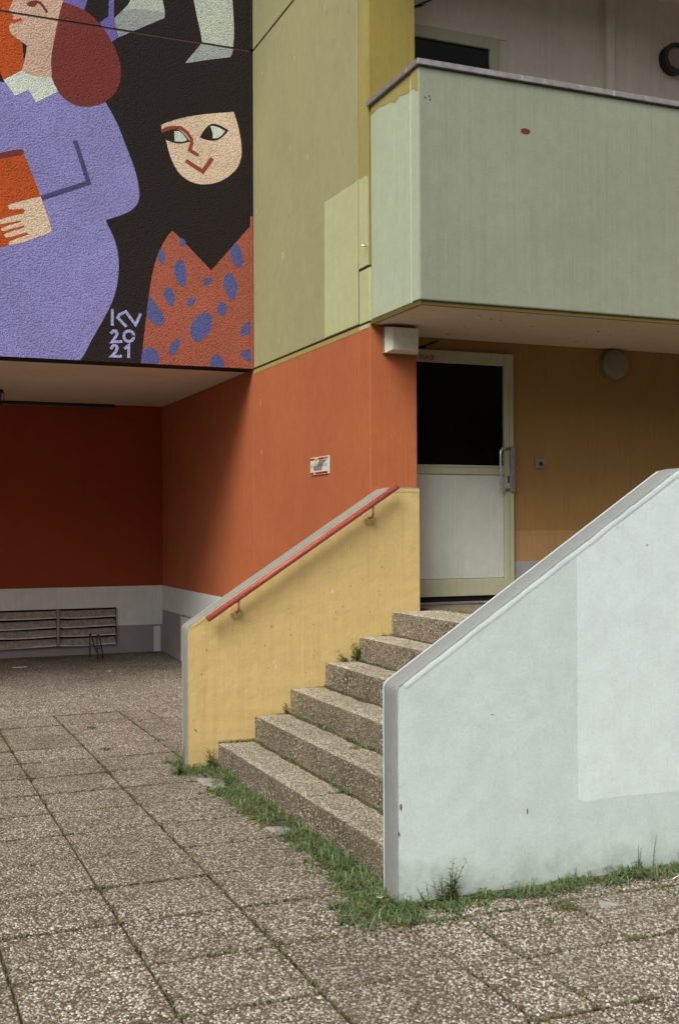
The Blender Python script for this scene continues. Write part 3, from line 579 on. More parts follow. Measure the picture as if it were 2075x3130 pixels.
# ------------------------------------------------------------------ porch: door wall, balcony, doors
box('porch_wall', 2.849, 8, YD, YD+.2, LAND-.02, ZS, MAT['ochre'], B, 0)
box('porch_wall', XP-.05, 2.849, YD, YD+.2, 3.034, ZS, MAT['ochre'], B, 0)
box('pinkish_band', 2.852, 8, YD-.003, YD+.01, 1.350, 1.600, MAT['pink_band'], B, 0)
box('base_band', 2.852, 8, YD-.006, YD+.01, LAND, 1.352, MAT['band_grey'], B, 0)
def balcony(z, full):
    b = empty('balcony', (XO, -0.68, z), parent=B)
    box('front_panel', XO, 8, -0.682, -0.556, z, z+1.57, MAT['balcony'], b, 0.010, 2)
    box('front_panel_edge', XO-.0015, XO+.02, -0.674, -0.562, z+.008, z+1.56, MAT['mint'], b, 0)
    box('side_panel', XO+.003, XO+.12, -0.540, T-.022, z, z+1.57, MAT['mint'], b, 0.006)
    box('joint_seal', XO+.012, XO+.10, -0.560, -0.538, z+.004, z+1.56, MAT['sealant'], b, 0)
    box('joint_seal', XO+.016, XO+.10, T-.024, T-.001, z+.004, z+1.56, MAT['sealant'], b, 0)
    cx = [XO-.022, 2.20, 2.965, 4.2, 5.6, 8]
    for a, c in zip(cx, cx[1:]): box('coping', a+.0008, c-.0008, -0.704, -0.530, z+1.574, z+1.614+random.uniform(0, .003), MAT['zinc'], b, 0.003)
    box('coping', XO-.022, XO+.142, -0.528, T-.004, z+1.574, z+1.614, MAT['zinc'], b, 0.003)
    box('floor_slab', XO+.018, 8, -0.655, YD+.1, z-.026, z+.20, MAT['soffit'], b, 0)
    box('slab_edge', XO+.006, XO+.020, -0.668, T-.002, z-.034, z-.001, MAT['edge'], b, 0.003)
    box('slab_edge', XO+.022, 8, -0.668, -0.654, z-.032, z-.001, MAT['edge'], b, 0.003)
    if full:
        # remains of the older olive paint under the coping, a rust mark, drilled holes
        patch_x('old_paint', [(-0.672, z+1.562), (-0.566, z+1.562), (-0.566, z+1.44), (-0.59, z+1.452), (-0.63, z+1.425), (-0.672, z+1.40)], XO-.0017, MAT['olive_yellow'], b)
        patch_x('old_paint', [(-0.535, z+1.562), (T-.03, z+1.562), (T-.03, z+1.505), (-0.02, z+1.515), (-0.12, z+1.495), (-0.22, z+1.485), (-0.30, z+1.452), (-0.38, z+1.475), (-0.46, z+1.452), (-0.535, z+1.447)], XO+.003, MAT['olive_yellow'], b)
        bm = bmesh.new(); disc_y(bm, 2.24, z+1.233, -0.684, -0.68, 0.020, 16)
        for v in bm.verts: v.co.x = 2.24+(v.co.x-2.24)*1.9*random.uniform(.92, 1.1)
        r = from_bm('rust_mark', bm, MAT['rust'], b)
        for dx, dz in ((0.075, 1.375), (0.047, 1.362), (0.083, 1.352)):
            bm = bmesh.new(); disc_y(bm, XO+dx, z+dz, -0.6835, -0.68, 0.0055, 10); from_bm('drill_hole', bm, MAT['void'], b)
        bm = bmesh.new(); tube(bm, [(XO-.055, 0.176, 3.708), (XO+.02, 0.176, 3.708)], 0.006, 8); from_bm('drain_pin', bm, MAT['steel'], b)
        for k in range(26):
            x, y = random.uniform(1.6, 6), random.uniform(-.6, .4); l = random.uniform(.008, .035)
            box('soffit_chip', x, x+l, y, y+l*.3, z-.0275, z-.025, MAT['rust'], b, 0)
balcony(3.156, True); balcony(3.156+FL, False)
box('upper_wall', XP-.05, 8, YD, YD+.2, 3.30, 6.30, MAT['upper_wall'], B, 0)
box('upper_wall', XP-.05, 8, YD, YD+.2, 6.4, 12, MAT['upper_wall'], B, 0)
box('wall_fin', 3.765, 3.850, YD-.055, YD+.01, 3.36, 6.20, MAT['upper_wall'], B, 0.004)
box('roof_slab', -9, 8, T+.2, YB+6, 12.2, 12.4, MAT['dark'], B, 0)
def door(name, xr, zb, zt, lower):
    d = empty(name, (xr-.5, YD, zb), parent=B); y0, y1 = YD-.045, YD+.02; xl = xr-1.16
    gx = xr-.088; gt = zt-.098
    box('jamb', gx, xr, y0, y1, zb, zt, MAT['frame'], d, 0.004)
    box('jamb', xl-.05, xl+.05, y0, y1, zb, zt, MAT['frame'], d, 0.004)
    box('head_rail', xl+.051, gx-.001, y0, y1, gt, zt, MAT['frame'], d, 0.004)
    if lower:
        box('mid_rail', xl+.051, gx-.001, y0, y1, 2.050, 2.122, MAT['frame'], d, 0.004)
        box('mid_rail_bead', xl+.051, gx-.001, y0-.006, y0+.01, 2.108, 2.124, MAT['frame'], d, 0.002)
        box('bottom_rail', xl+.051, gx-.001, y0, y1, zb, 1.219, MAT['frame'], d, 0.004)
        box('kick_panel', xl+.052, gx-.003, y0+.010, y1, 1.222, 2.047, MAT['door_panel'], d, 0.003)
        box('glass_pane', xl+.051, gx-.001, y0+.026, y0+.034, 2.123, gt, MAT['glass'], d, 0)
        box('threshold', XP, xr+.01, YD-.055, YD+.1, LAND, LAND+.020, MAT['plate'], d, 0.003)
        box('sill_gap', XP, xr, YD-.02, YD+.1, LAND+.018, zb, MAT['void'], d, 0)
        for z in (2.2, 1.3): box('hinge_line', gx+.044, gx+.046, y0-.001, y0+.01, z-.1, z+.6, MAT['dark'], d, 0)
        h = [(2.800, YD-.045, 2.262), (2.726, YD-.078, 2.262), (2.704, YD-.090, 2.256), (2.693, YD-.095, 2.240), (2.691, YD-.096, 2.20), (2.691, YD-.096, 1.99), (2.693, YD-.095, 1.956), (2.704, YD-.090, 1.940), (2.726, YD-.078, 1.934), (2.800, YD-.045, 1.934)]
        bm = bmesh.new(); tube(bm, h, 0.0105, 10); from_bm('pull_handle', bm, MAT['steel'], d)
        box('handle_plate', 2.808, 2.846, y0-.016, y0-.001, 1.911, 2.280, MAT['plate'], d, 0.003)
        box('lock_cylinder', 2.786, 2.800, y0-.008, y0+.002, 1.985, 2.045, MAT['lamp_dark'], d, 0.004)
    else:
        box('glass_pane', xl+.051, gx-.001, y0+.026, y0+.034, zb, gt, MAT['glass'], d, 0)
        box('lintel_band', xl-.05, xr+.085, YD-.016, YD+.01, zt+.004, zt+.085, MAT['upper_wall'], d, 0.004)
        box('jamb_band', xr+.004, xr+.085, YD-.016, YD+.01, zb, zt+.002, MAT['upper_wall'], d, 0.004)
    return d
d1 = door('entrance_door', 2.846, 1.083, 3.030, True)
d2 = door('balcony_door', 2.735, 3.36, 5.590, False)
# scrawls on the door wall and the sticker on the door head
def scrawl(name, strokes, y, w, mat, parent):
    bm = bmesh.new()
    for st in strokes:
        L, Rr = stroke_poly(st, w)
        a = [bm.verts.new((p[0], y, p[1])) for p in L]; b = [bm.verts.new((p[0], y, p[1])) for p in Rr]
        for i in range(len(a)-1): bm.faces.new((a[i], b[i], b[i+1], a[i+1]))
    for f in bm.faces:
        if f.normal.y > 0: f.normal_flip()
    return from_bm(name, bm, mat, parent)
scrawl('scrawl', [[(1.93, 3.048), (2.04, 3.052), (2.18, 3.108)], [(1.96, 3.042), (2.07, 3.050)]], YD-.004, 0.014, MAT['spray'], B)
scrawl('scrawl', [[(1.86, 5.70), (2.00, 5.745), (2.16, 5.83)], [(2.00, 5.745), (2.10, 5.775), (1.90, 5.69)]], YD-.004, 0.013, MAT['spray'], B)
box('sticker', 1.90, 2.196, YD-.0475, YD-.044, 2.940, 2.992, MAT['sticker'], d1, 0)
scrawl('tag_lettering', [[(2.004, 2.948), (2.006, 2.984), (2.030, 2.948), (2.032, 2.984)], [(2.046, 2.948), (2.064, 2.985), (2.086, 2.948)], [(2.053, 2.962), (2.079, 2.962)],
    [(2.100, 2.948), (2.100, 2.984), (2.124, 2.977), (2.103, 2.967), (2.128, 2.957), (2.100, 2.948)], [(2.150, 2.974), (2.154, 2.974)], [(2.150, 2.954), (2.154, 2.954)]], YD-.0482, 0.0055, MAT['ink'], d1)

# ------------------------------------------------------------------ stair walls
SL = (1.918-0.969)/1.475
def stair_wall(name, x0, h0, xf, hf, x1, y0, y1, face, label, cat):
    e = empty(name, (x0, y0, 0), label, cat)
    prof = [(x0, -0.03), (x0, h0-.016), (x0+.007, h0+.002), (x0+.026, h0+.017), (xf-.04, hf-.026), (xf-.012, hf-.009), (xf+.025, hf), (x1, hf), (x1, -0.03)]
    bm = bmesh.new(); n = len(prof)
    A = [bm.verts.new((x, y0, z)) for x, z in prof]; Bk = [bm.verts.new((x, y1, z)) for x, z in prof]
    bm.faces.new(A); bm.faces.new(Bk[::-1])
    for i in range(n): bm.faces.new((A[i], Bk[i], Bk[(i+1) % n], A[(i+1) % n]))
    bmesh.ops.recalc_face_normals(bm, faces=bm.faces)
    from_bm('wall_body', bm, MAT[face], e)
    # grey coping: a skin over the end and the top whose brushed edge wanders on the face; a bead of face paint runs below it
    V = []; F = []; BV = []; BF = []; pts = prof[:-1]; path = []
    for i in range(len(pts)-1):
        a, b = Vector(pts[i]), Vector(pts[i+1]); m = max(1, int((b-a).length/0.030))
        for k in range(m): path.append(a.lerp(b, k/m))
    path.append(Vector(pts[-1])); n = len(path)
    for i, p in enumerate(path):
        t = (path[min(i+1, n-1)]-path[max(i-1, 0)]).normalized(); nr = Vector((-t.y, t.x))
        j = 0.0012*MN.noise(Vector((i*.31, x0*7, 0))); q = p+nr*(0.0030+j); yj = 0.0035*MN.noise(Vector((i*.37, x0*5+2, 0)))
        inn = 0.0045+0.004*MN.noise(Vector((i*.45, 4, x0)))+(.004 if p.x > x0+.02 else 0)
        c1 = q-nr*inn; r1 = q-nr*.0035; c2 = q-nr*0.016
        V += [(c1.x, y0-.0015, c1.y), (r1.x, y0-.0022, r1.y), (q.x-nr.x*.0008, y0+.003+yj*.3, q.y-nr.y*.0008), (q.x, y0+.010+yj, q.y), (q.x, y1-.024, q.y), (q.x-nr.x*.003, y1-.012, q.y-nr.y*.003), (q.x-nr.x*.010, y1-.003, q.y-nr.y*.010), (c2.x-nr.x*.01, y1+.0015, c2.y-nr.y*.01)]
        w = .030+.004*MN.noise(Vector((i*.2, 9, x0))); b1 = c1-nr*.0005; b2 = c1-nr*w*.6; b3 = c1-nr*w
        BV += [(b1.x, y0-.0012, b1.y), (b2.x, y0-.0040, b2.y), (b3.x, y0-.0002, b3.y)]
    for i in range(n-1):
        for k in range(7): F.append((i*8+k, i*8+k+1, i*8+k+9, i*8+k+8))
        if path[i].x > x0+.02:
            for k in range(2): BF.append((i*3+k, i*3+k+1, i*3+k+4, i*3+k+3))
    c = mesh_py('grey_coping', V, F, MAT['trim'], e, True)
    mesh_py('paint_bead', BV, BF, MAT['white2' if face == 'white' else face], e, True)
    return e
yw = stair_wall('stair_wall', 0.0, 0.969, 1.475, 1.918, 1.742, 0.0, T-.003, 'yellow', 'yellow stair wall with grey edges carrying the red handrail', 'wall')
ww = stair_wall('stair_wall', 0.132, 0.948, 1.637, 1.918, 6.0, -DW, -DW+T, 'white', 'white stair wall with grey sloping top in the right foreground', 'wall')
patch_y('paint_patch', [(1.055, 0.374), (1.10, 0.360), (1.30, 0.368), (1.62, 0.362), (6, 0.36), (6, 1.86), (1.63, 1.86), (1.30, 1.655), (1.056, 1.50)], -DW, MAT['white2'], ww, 0.0005)

def fleck(name, plane, u, v, w, h, mat, parent, at):
    n = 7; pts = []
    for k in range(n):
        a = 2*math.pi*k/n; q = random.uniform(.6, 1.1); pts.append((u+w*q*math.cos(a), v+h*q*math.sin(a)))
    return (patch_x if plane == 'x' else patch_y)(name, pts, at, mat, parent, .0010)
for _ in range(18): fleck('paint_chip', 'x', random.uniform(.4, 2.88), random.uniform(3.3, 6.1), random.uniform(.001, .003), random.uniform(.004, .04), MAT[random.choice(('chip_white', 'chip_white', 'chip_dark'))], B, XO)
for _ in range(4): fleck('paint_chip', 'x', random.uniform(.4, 3.2), random.uniform(1.2, 3.0), random.uniform(.001, .003), random.uniform(.005, .05), MAT['chip_white'], B, XO)
for _ in range(40):
    x = random.uniform(.05, 1.70); zt = min(1.86, .93+x*.643); zb_ = max(0.05, (int((x-X0)/TR)+1)*RIS if x > X0 else .05); fleck('paint_chip', 'y', x, random.uniform(zb_+.05, zt), random.uniform(.001, .004), random.uniform(.002, .012), MAT['chip_dark'], yw, 0.0)
for x, z, h in ((1.055, 1.18, .02), (.62, .70, .016), (.63, .67, .02)): fleck('paint_chip', 'y', x, z, .003, h, MAT['chip_white'], yw, 0.0)
for z in (.315,): fleck('paint_chip', 'y', .137, z, .004, random.uniform(.008, .014), MAT['chip_dark'], ww, -DW-.002)
for x, z, w, h in ((.148, .43, .006, .020), (.78, .35, .003, .014), (1.45, 1.55, .008, .003), (.60, .80, .008, .002)): fleck('paint_chip', 'y', x, z, w, h, MAT['chip_dark' if x in (.78, .148, 1.58) else 'trim'], ww, -DW-.0012)
# ------------------------------------------------------------------ steps
ST = empty('staircase', (X0, -1.5, 0), 'six exposed aggregate concrete steps rising between yellow and white walls', 'staircase')
split = [[-1.665], [-1.345], [-2.3], [-1.9], [-2.2], [-1.6]]; YE = -DW+T+.003; YW = -0.010
def step_block(x0, x1, y0, y1, z0, z1, nm='step_slab'):
    bm = bmesh.new(); add_box(bm, x0, x1, y0, y1, z0, z1, 0.008, 2)
    le = [e for e in bm.edges if abs(e.verts[0].co.y-e.verts[1].co.y) > .2]
    bmesh.ops.subdivide_edges(bm, edges=le, cuts=max(4, int((y1-y0)/.022)), use_grid_fill=True)
    for v in bm.verts:                      # crumbled arris
        c = v.co
        if c.x < x0+.012 and c.z > z1-.012:
            q = MN.noise(c*31)+.6*MN.noise(c*83); bite = max(0, MN.noise(c*6.5+Vector((5, 1, 2)))-.32)*.05
            c.x += .0030*q+bite; c.z -= .0022*abs(q)+bite*.8
    return from_bm(nm, bm, MAT['tread'], ST)
for k in range(6):
    ys = [YE]+split[k]+[YW]
    for a, b in zip(ys, ys[1:]): step_block(X0+k*TR, X0+(k+1)*TR+(.03 if k < 5 else .14), a+.003, b-.003, (k-.9)*RIS if k else -.05, (k+1)*RIS)
for i in range(9):
    a = 1.916+i*.5
    for b0, b1 in ((YE+.003, -2.2), (-2.194, -1.2), (-1.194, YD-.06)): step_block(a+.003, a+.497, b0, b1, LAND-.12, LAND-.001, 'landing_slab')
box('stair_filling', X0+.05, 6.2, YE, 0.4, -.05, LAND-.09, MAT['dirt'], ST, 0) if False else None
for k in range(6): box('dirt_gap', X0+k*TR+.02, X0+(k+1)*TR+.02, YW-.012, -0.002, k*RIS, (k+1)*RIS-.012, MAT['dirt'], ST, 0)
def dirt_edge(k, y): return X0+(k+1)*TR - (.010+.026*max(0, .5+MN.noise(Vector((y*5.1, k*3.3, 0)))+.4*MN.noise(Vector((y*19, k, 7)))))
for k in range(5):              # dirt gathered in the corner of each tread
    V = []; F = []; ys = np.arange(YE+.01, YW-.004, .02); z = (k+1)*RIS
    for y in ys: V += [(dirt_edge(k, y), y, z+.0012), (X0+(k+1)*TR-.010, y, z+.0042), (X0+(k+1)*TR+.004, y, z+.010)]
    for i in range(len(ys)-1):
        for q in range(2): F.append((3*i+q, 3*i+q+1, 3*i+q+4, 3*i+q+3))
    mesh_py('corner_dirt', V, F, MAT['dirt'], ST, True)
def step_pebbles():
    vis = [-2.87, -2.6, -2.1, -1.6, -1.5, -1.5]
    PT, PR, RT, RR = [], [], [], []
    for k in range(6):
        x0 = X0+k*TR; z = (k+1)*RIS; ye = max(YE+.01, vis[k])
        gx, gy = hexgrid(x0+.007, x0+(TR if k < 5 else .40), ye, YW-.004, 0.0128)
        ok = np.all([abs(gy-s) > .007 for s in split[k]], axis=0)
        if k < 5: ok &= gx < np.array([dirt_edge(k, b) for b in gy])+.003
        PT.append(np.stack([gx[ok], gy[ok], np.full(ok.sum(), z+.0008)], 1))
        gy, gz = hexgrid(ye, YW-.004, z-RIS+.004, z-.007, 0.0125)
        ok = np.all([abs(gy-s) > .006 for s in split[k]], axis=0)
        PR.append(np.stack([np.full(ok.sum(), x0-.0004), gy[ok], gz[ok]], 1))
    PT, PR = np.concatenate(PT), np.concatenate(PR); PT, PR = PT[in_view(PT, 1.1)], PR[in_view(PR, 1.1)]
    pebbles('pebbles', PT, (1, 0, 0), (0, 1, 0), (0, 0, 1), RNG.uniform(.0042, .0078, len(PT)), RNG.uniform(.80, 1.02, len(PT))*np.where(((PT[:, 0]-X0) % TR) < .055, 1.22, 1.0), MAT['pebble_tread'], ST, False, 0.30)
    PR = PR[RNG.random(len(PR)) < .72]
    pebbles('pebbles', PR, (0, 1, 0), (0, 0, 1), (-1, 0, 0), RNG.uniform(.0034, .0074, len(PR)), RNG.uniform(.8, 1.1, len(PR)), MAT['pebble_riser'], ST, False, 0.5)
step_pebbles()
# ------------------------------------------------------------------ handrail
hr = empty('handrail', (0.33, 0, 1.0), 'red tubular handrail on two curved brackets along the yellow wall', 'handrail')
bm = bmesh.new(); tube(bm, [(0.116, -.085, 1.022), (0.8, -.085, 1.4615), (1.527, -.085, 1.929)], 0.021, 16); rl = from_bm('rail_tube', bm, MAT['rail'], hr)
for x, z, zr in ((0.335, 1.142, 1.062), (1.334, 1.785, 1.703)):
    bm = bmesh.new(); tube(bm, [(x, -.085, z), (x, -.085, zr+.035), (x, -.080, zr+.015), (x, -.062, zr+.002), (x, -.03, zr), (x, .004, zr)], 0.0075, 8); from_bm('bracket', bm, MAT['rail'], hr)
    bm = bmesh.new(); disc_y(bm, x, zr, -.007, .004, 0.046, 24); rs = from_bm('rosette', bm, MAT['yellow'], hr)
    bm = bmesh.new(); disc_y(bm, x-.026, zr-.012, -.018, -.004, 0.009, 8); disc_y(bm, x+.024, zr+.014, -.018, -.004, 0.008, 8); from_bm('bolt', bm, MAT['rosette'], rs)
# ------------------------------------------------------------------ sign plate on the orange wall
sg = empty('sign_plate', (XO, 1.155, 2.06), 'small faded white notice plate with red bars on the orange wall', 'sign')
box('plate', XO-.010, XO-.001, 0.948, 1.362, 2.064, 2.209, MAT['sign_white'], sg, 0.002)
box('red_bar', XO-.0114, XO-.008, 0.960, 1.060, 2.186, 2.203, MAT['sign_grey'], sg, 0)
box('red_bar', XO-.0114, XO-.008, 1.062, 1.180, 2.186, 2.203, MAT['sign_red'], sg, 0)
box('red_bar', XO-.0114, XO-.008, 1.265, 1.356, 2.186, 2.203, MAT['sign_red'], sg, 0)
box('red_bar', XO-.0114, XO-.008, 0.970, 1.255, 2.070, 2.087, MAT['sign_red'], sg, 0)
box('red_bar', XO-.0114, XO-.008, 1.285, 1.356, 2.070, 2.087, MAT['sign_red'], sg, 0)
patch_x('smear', [(1.285, 2.10), (1.10, 2.098), (1.09, 2.125), (1.07, 2.155), (1.02, 2.165), (0.985, 2.18), (1.16, 2.183), (1.18, 2.165), (1.20, 2.14), (1.29, 2.135)], XO-.0100, MAT['sign_grey'], sg, 0.0008)
patch_x('yellow_smear', [(1.262, 2.197), (1.19, 2.200), (1.20, 2.182), (1.225, 2.178), (1.228, 2.15), (1.248, 2.15), (1.246, 2.18)], XO-.0112, MAT['sign_yellow'], sg, 0.0006)
bm = bmesh.new(); y = 1.335
while y > 0.985:                      # one line of worn lettering, no longer readable
    w = random.uniform(.008, .016)
    for zz, hh, ww_ in ((2.136, .016, w*.35), (2.130, .005, w*.8), (2.147, .004, w*.7)):
        yy = y+random.uniform(-.002, .002); v = [bm.verts.new((XO-.0116, yy+a, zz+random.uniform(-.002, .002)+b)) for a, b in ((0, 0), (-ww_, 0), (-ww_, hh*.6), (0, hh*.6))]; bm.faces.new(v)
    y -= w+.006
from_bm('worn_lettering', bm, MAT['ink'], sg)
# ------------------------------------------------------------------ lamps and switch
lb = empty('box_lamp', (1.665, T, 2.93), 'square white box lamp on the orange pilaster under the balcony', 'lamp')
box('back_plate', 1.520, 1.797, 0.118, T+.002, 2.915, 3.112, MAT['lamp_grey'], lb, 0.003)
V = [(1.524, .117, 2.918), (1.795, .117, 2.918), (1.795, .117, 3.110), (1.524, .117, 3.110), (1.560, .050, 2.938), (1.765, .050, 2.936), (1.768, .050, 3.100), (1.560, .050, 3.100)]
mesh_py('opal_cover', V, [(4, 5, 6, 7), (0, 1, 5, 4), (1, 2, 6, 5), (2, 3, 7, 6), (3, 0, 4, 7)], MAT['opal'], lb)
def round_lamp(cx, cz, r, ring, cover, label, parts):
    e = empty('round_lamp', (cx, YD, cz), label, 'lamp')
    bm = bmesh.new(); disc_y(bm, cx, cz, YD-.05, YD+.002, r, 32); from_bm('lamp_base', bm, MAT[ring], e)
    bm = bmesh.new()
    prev = None
    for i in range(6):
        a = i/5*math.pi/2; rr = r*(.86 if parts else .985)*math.cos(a)+1e-4; yy = YD-.045-.05*math.sin(a)
        rg = [bm.verts.new((cx+rr*math.cos(2*math.pi*k/28), yy, cz+rr*math.sin(2*math.pi*k/28))) for k in range(28)]
        if prev:
            for k in range(28): bm.faces.new((prev[k], prev[(k+1) % 28], rg[(k+1) % 28], rg[k]))
        prev = rg
    bmesh.ops.remove_doubles(bm, verts=bm.verts, dist=1e-3); bmesh.ops.recalc_face_normals(bm, faces=bm.faces)
    from_bm('lamp_cover', bm, MAT[cover], e, True)
    if parts:
        bm = bmesh.new(); disc_y(bm, cx, cz, YD-.085, YD-.03, r, 32, r*.74); from_bm('lamp_ring', bm, MAT['lamp_dark'], e)
round_lamp(3.842, 3.000, 0.132, 'lamp_grey', 'lamp_grey', 'round opal wall lamp beside the entrance door under the balcony', False)
round_lamp(4.475, 5.682, 0.132, 'lamp_dark', 'lamp_grey', 'round wall lamp with a dark ring on the upper balcony wall', True)
ks = empty('key_switch', (3.117, YD, 2.11), 'small square metal key switch on the ochre wall right of the door', 'switch')
box('cover_plate', 3.075, 3.159, YD-.016, YD+.001, 2.108, 2.192, MAT['plate'], ks, 0.007, 2)
bm = bmesh.new(); disc_y(bm, 3.117, 2.150, YD-.022, YD-.012, 0.017, 16); from_bm('key_cylinder', bm, MAT['lamp_dark'], ks)
bt = empty('batten_lamp', (-1.1, YB-.1, 3.1), 'long slim tube lamp along the alcove ceiling edge', 'lamp')
box('batten_housing', -3.2, 0.80, YB-.10, YB-.02, 3.118, ZS-.001, MAT['lamp_dark'], bt, 0.003)
bm = bmesh.new(); tube(bm, [(-3.2, YB-.075, 3.106), (0.80, YB-.075, 3.106)], 0.009, 10); from_bm('lamp_tube', bm, MAT['lamp_grey'], bt)
cg = empty('cage_lamp', (-0.70, 5.45, ZS), 'small caged lamp hanging from the alcove ceiling at the left edge', 'lamp')
bm = bmesh.new(); tube(bm, [(-0.70, 5.45, ZS+.002), (-0.70, 5.45, ZS-.03)], 0.075, 16); from_bm('lamp_socket', bm, MAT['lamp_dark'], cg)
bm = bmesh.new(); tube(bm, [(-0.70, 5.45, ZS-.03), (-0.70, 5.45, ZS-.07), (-0.70, 5.45, ZS-.12), (-0.70, 5.45, ZS-.145)], [.055, .058, .045, .02], 14); from_bm('glass_bowl', bm, MAT['lamp_grey'], cg)
for k in range(6):
    a = k*math.pi/3; bm = bmesh.new(); cc, ss = math.cos(a), math.sin(a)
    tube(bm, [(-0.70+.078*cc, 5.45+.078*ss, ZS-.02), (-0.70+.08*cc, 5.45+.08*ss, ZS-.10), (-0.70+.05*cc, 5.45+.05*ss, ZS-.155), (-0.70, 5.45, ZS-.165)], 0.005, 6); from_bm('cage_bar', bm, MAT['lamp_dark'], cg)
# ------------------------------------------------------------------ small metal stand in the alcove
sn = empty('metal_stand', (0.51, 6.25, 0.075), 'small dark blue metal stand in front of the alcove grille', 'stand')
def bars(name, segs, r=0.008):
    for a, b in segs:
        bm = bmesh.new(); tube(bm, [a, b], r, 6); from_bm(name, bm, MAT['stand'], sn)
zf = lambda y: 0.001+(y-2.655)*0.082/3.945
bars('leg', [((0.455, 6.30, 0.36), (0.465, 6.34, zf(6.34))), ((0.515, 6.14, 0.36), (0.515, 6.12, zf(6.12))), ((0.540, 6.14, 0.36), (0.592, 6.16, zf(6.16))), ((0.468, 6.30, 0.36), (0.515, 6.18, 0.15))])
bars('rung', [((0.460, 6.32, 0.235), (0.492, 6.24, 0.235)), ((0.515, 6.13, 0.20), (0.572, 6.152, 0.20)), ((0.455, 6.30, 0.36), (0.468, 6.30, 0.36)), ((0.515, 6.14, 0.36), (0.540, 6.14, 0.36))], 0.006)

# ------------------------------------------------------------------ grass, moss, weeds, litter
def blades(name, P, H, Wd, lean, mat, parent=None):
    """curved blades rooted at P"""
    n = len(P); az = RNG.uniform(0, 6.283, n); ln = RNG.uniform(lean[0], lean[1], n)
    d = np.stack([np.cos(az), np.sin(az), np.zeros(n)], 1); s = np.stack([-np.sin(az), np.cos(az), np.zeros(n)], 1)
    z = np.array([0, 0, 1.0]); L = H[:, None]; w = Wd[:, None]
    mid = P + d*L*ln[:, None]*.32 + z*L*.62; tip = P + d*L*ln[:, None]*1.05 + z*L*(1.0-.55*np.minimum(ln, 1.2))[:, None]
    V = np.stack([P-s*w*.4-z*.004, P+s*w*.4-z*.004, mid+s*w*.5, mid-s*w*.5, tip], 1).reshape(-1, 3)
    pat = np.array([0, 1, 2, 3, 3, 2, 4]); loops = (np.arange(n)[:, None]*5+pat).ravel(); tots = np.tile([4, 3], n); st = np.concatenate([[0], np.cumsum(tots)[:-1]])
    o = big_mesh(name, V, loops, st, tots, mat, parent, True); return o
def scatter_strip(n, f):
    out = []
    while len(out) < n:
        p = f()
        if p is not None: out.append(p)
    return np.array(out)
ob = [(-3.35, -.10), (-3.23, -.13), (-2.96, -.08), (-2.6, -.02), (-2.03, .05), (-1.6, .02), (-1.23, -.01), (-.64, -.03), (-.30, .05), (-.07, .06), (0.02, .10)]
def outer(y):
    for (a, xa), (b, xb) in zip(ob, ob[1:]):
        if a <= y <= b: return xa+(xb-xa)*(y-a)/(b-a)
    return 0.1
from mathutils import noise as MN
def clumpy(x, y, s=7.0): return 0.5+0.5*MN.noise(Vector((x*s, y*s, 3.1)))
def f_step():
    y = random.uniform(-3.25, 0.0); xo = outer(y) + 0.03*MN.noise(Vector((y*9, 1, 0))); x = X0 - abs(random.gauss(0, 1))*(X0-xo)*0.52
    if x < xo-.02 and random.random() < .85: return None
    if clumpy(x, y, 11) < 0.47 and random.random() < .92: return None
    if -1.78 < y < -1.52 and x < 0.15 and random.random() < .9: return None
    if -.62 < y < -.12 and x < 0.14 and random.random() < .8: return None
    if y < -DW and x > 0.12: pass
    if x > X0-.004: return None
    if y < -DW+T and x > 0.128: return None
    return (x, y, 0)
def f_wall():
    x = -0.16+random.random()**1.0*2.2; wd = 0.05+0.11*clumpy(x, 0.7, 2.2)+(0.07 if x < .5 else 0)
    y = -DW-.006-abs(random.gauss(0, 1))*wd*.55
    if x < 0.13: y = -DW+.10-abs(random.gauss(0, 1))*.13
    if clumpy(x, y, 11) < 0.48 and random.random() < .92: return None
    if y < -3.36: return None
    return (x, y, 0)
def f_yellow():
    x = random.gauss(-0.01, .05); y = random.gauss(-.05, .05)
    if x > 0 and y > -.004: return None
    return (x, y, 0)
Pg = scatter_strip(11000, f_step); Pw = scatter_strip(7000, f_wall); Py = scatter_strip(900, f_yellow)
def f_ycol():
    y = random.uniform(0.0, T+.1); x = -.01-abs(random.gauss(0, .018)); return (x, y, 0)
def f_yface():
    x = random.uniform(0.0, .2); return (x, -.006-abs(random.gauss(0, .02)), 0)
Pc = scatter_strip(450, f_ycol); Pf = scatter_strip(700, f_yface)
PP = np.concatenate([Pg, Pw, Py, Pc, Pf]); n = len(PP)
cl = np.array([clumpy(p[0], p[1], 4.0) for p in PP]); H = RNG.uniform(.012, .046, n)*(0.35+1.2*cl)*np.where(RNG.random(n) < .14, 2.0, 1.0)
go = blades('grass', PP, H, RNG.uniform(.0018, .0042, n), (0.5, 2.3), MAT['grass'])
pick = RNG.random(len(Pg)+len(Pw)) < .09; Pb = np.concatenate([Pg, Pw])[pick]; Pb = np.repeat(Pb, 3, 0)+np.concatenate([RNG.normal(0, .006, (3*len(Pb), 2)), np.zeros((3*len(Pb), 1))], 1)
Pb = Pb[~((Pb[:, 0] > .125) & (Pb[:, 1] > -DW-.004) & (Pb[:, 1] < -DW+T)) & (Pb[:, 0] < X0) | (Pb[:, 1] < -DW-.004)]
gc = blades('ground_cover', Pb, RNG.uniform(.010, .028, len(Pb)), RNG.uniform(.006, .012, len(Pb)), (0.6, 2.0), MAT['weed'])
tag(gc, 'low broad-leaved weeds mixed into the grass by the steps', 'ground cover', kind='stuff')
tag(go, 'ragged green grass along the foot of the steps and white wall', 'grass', kind='stuff')
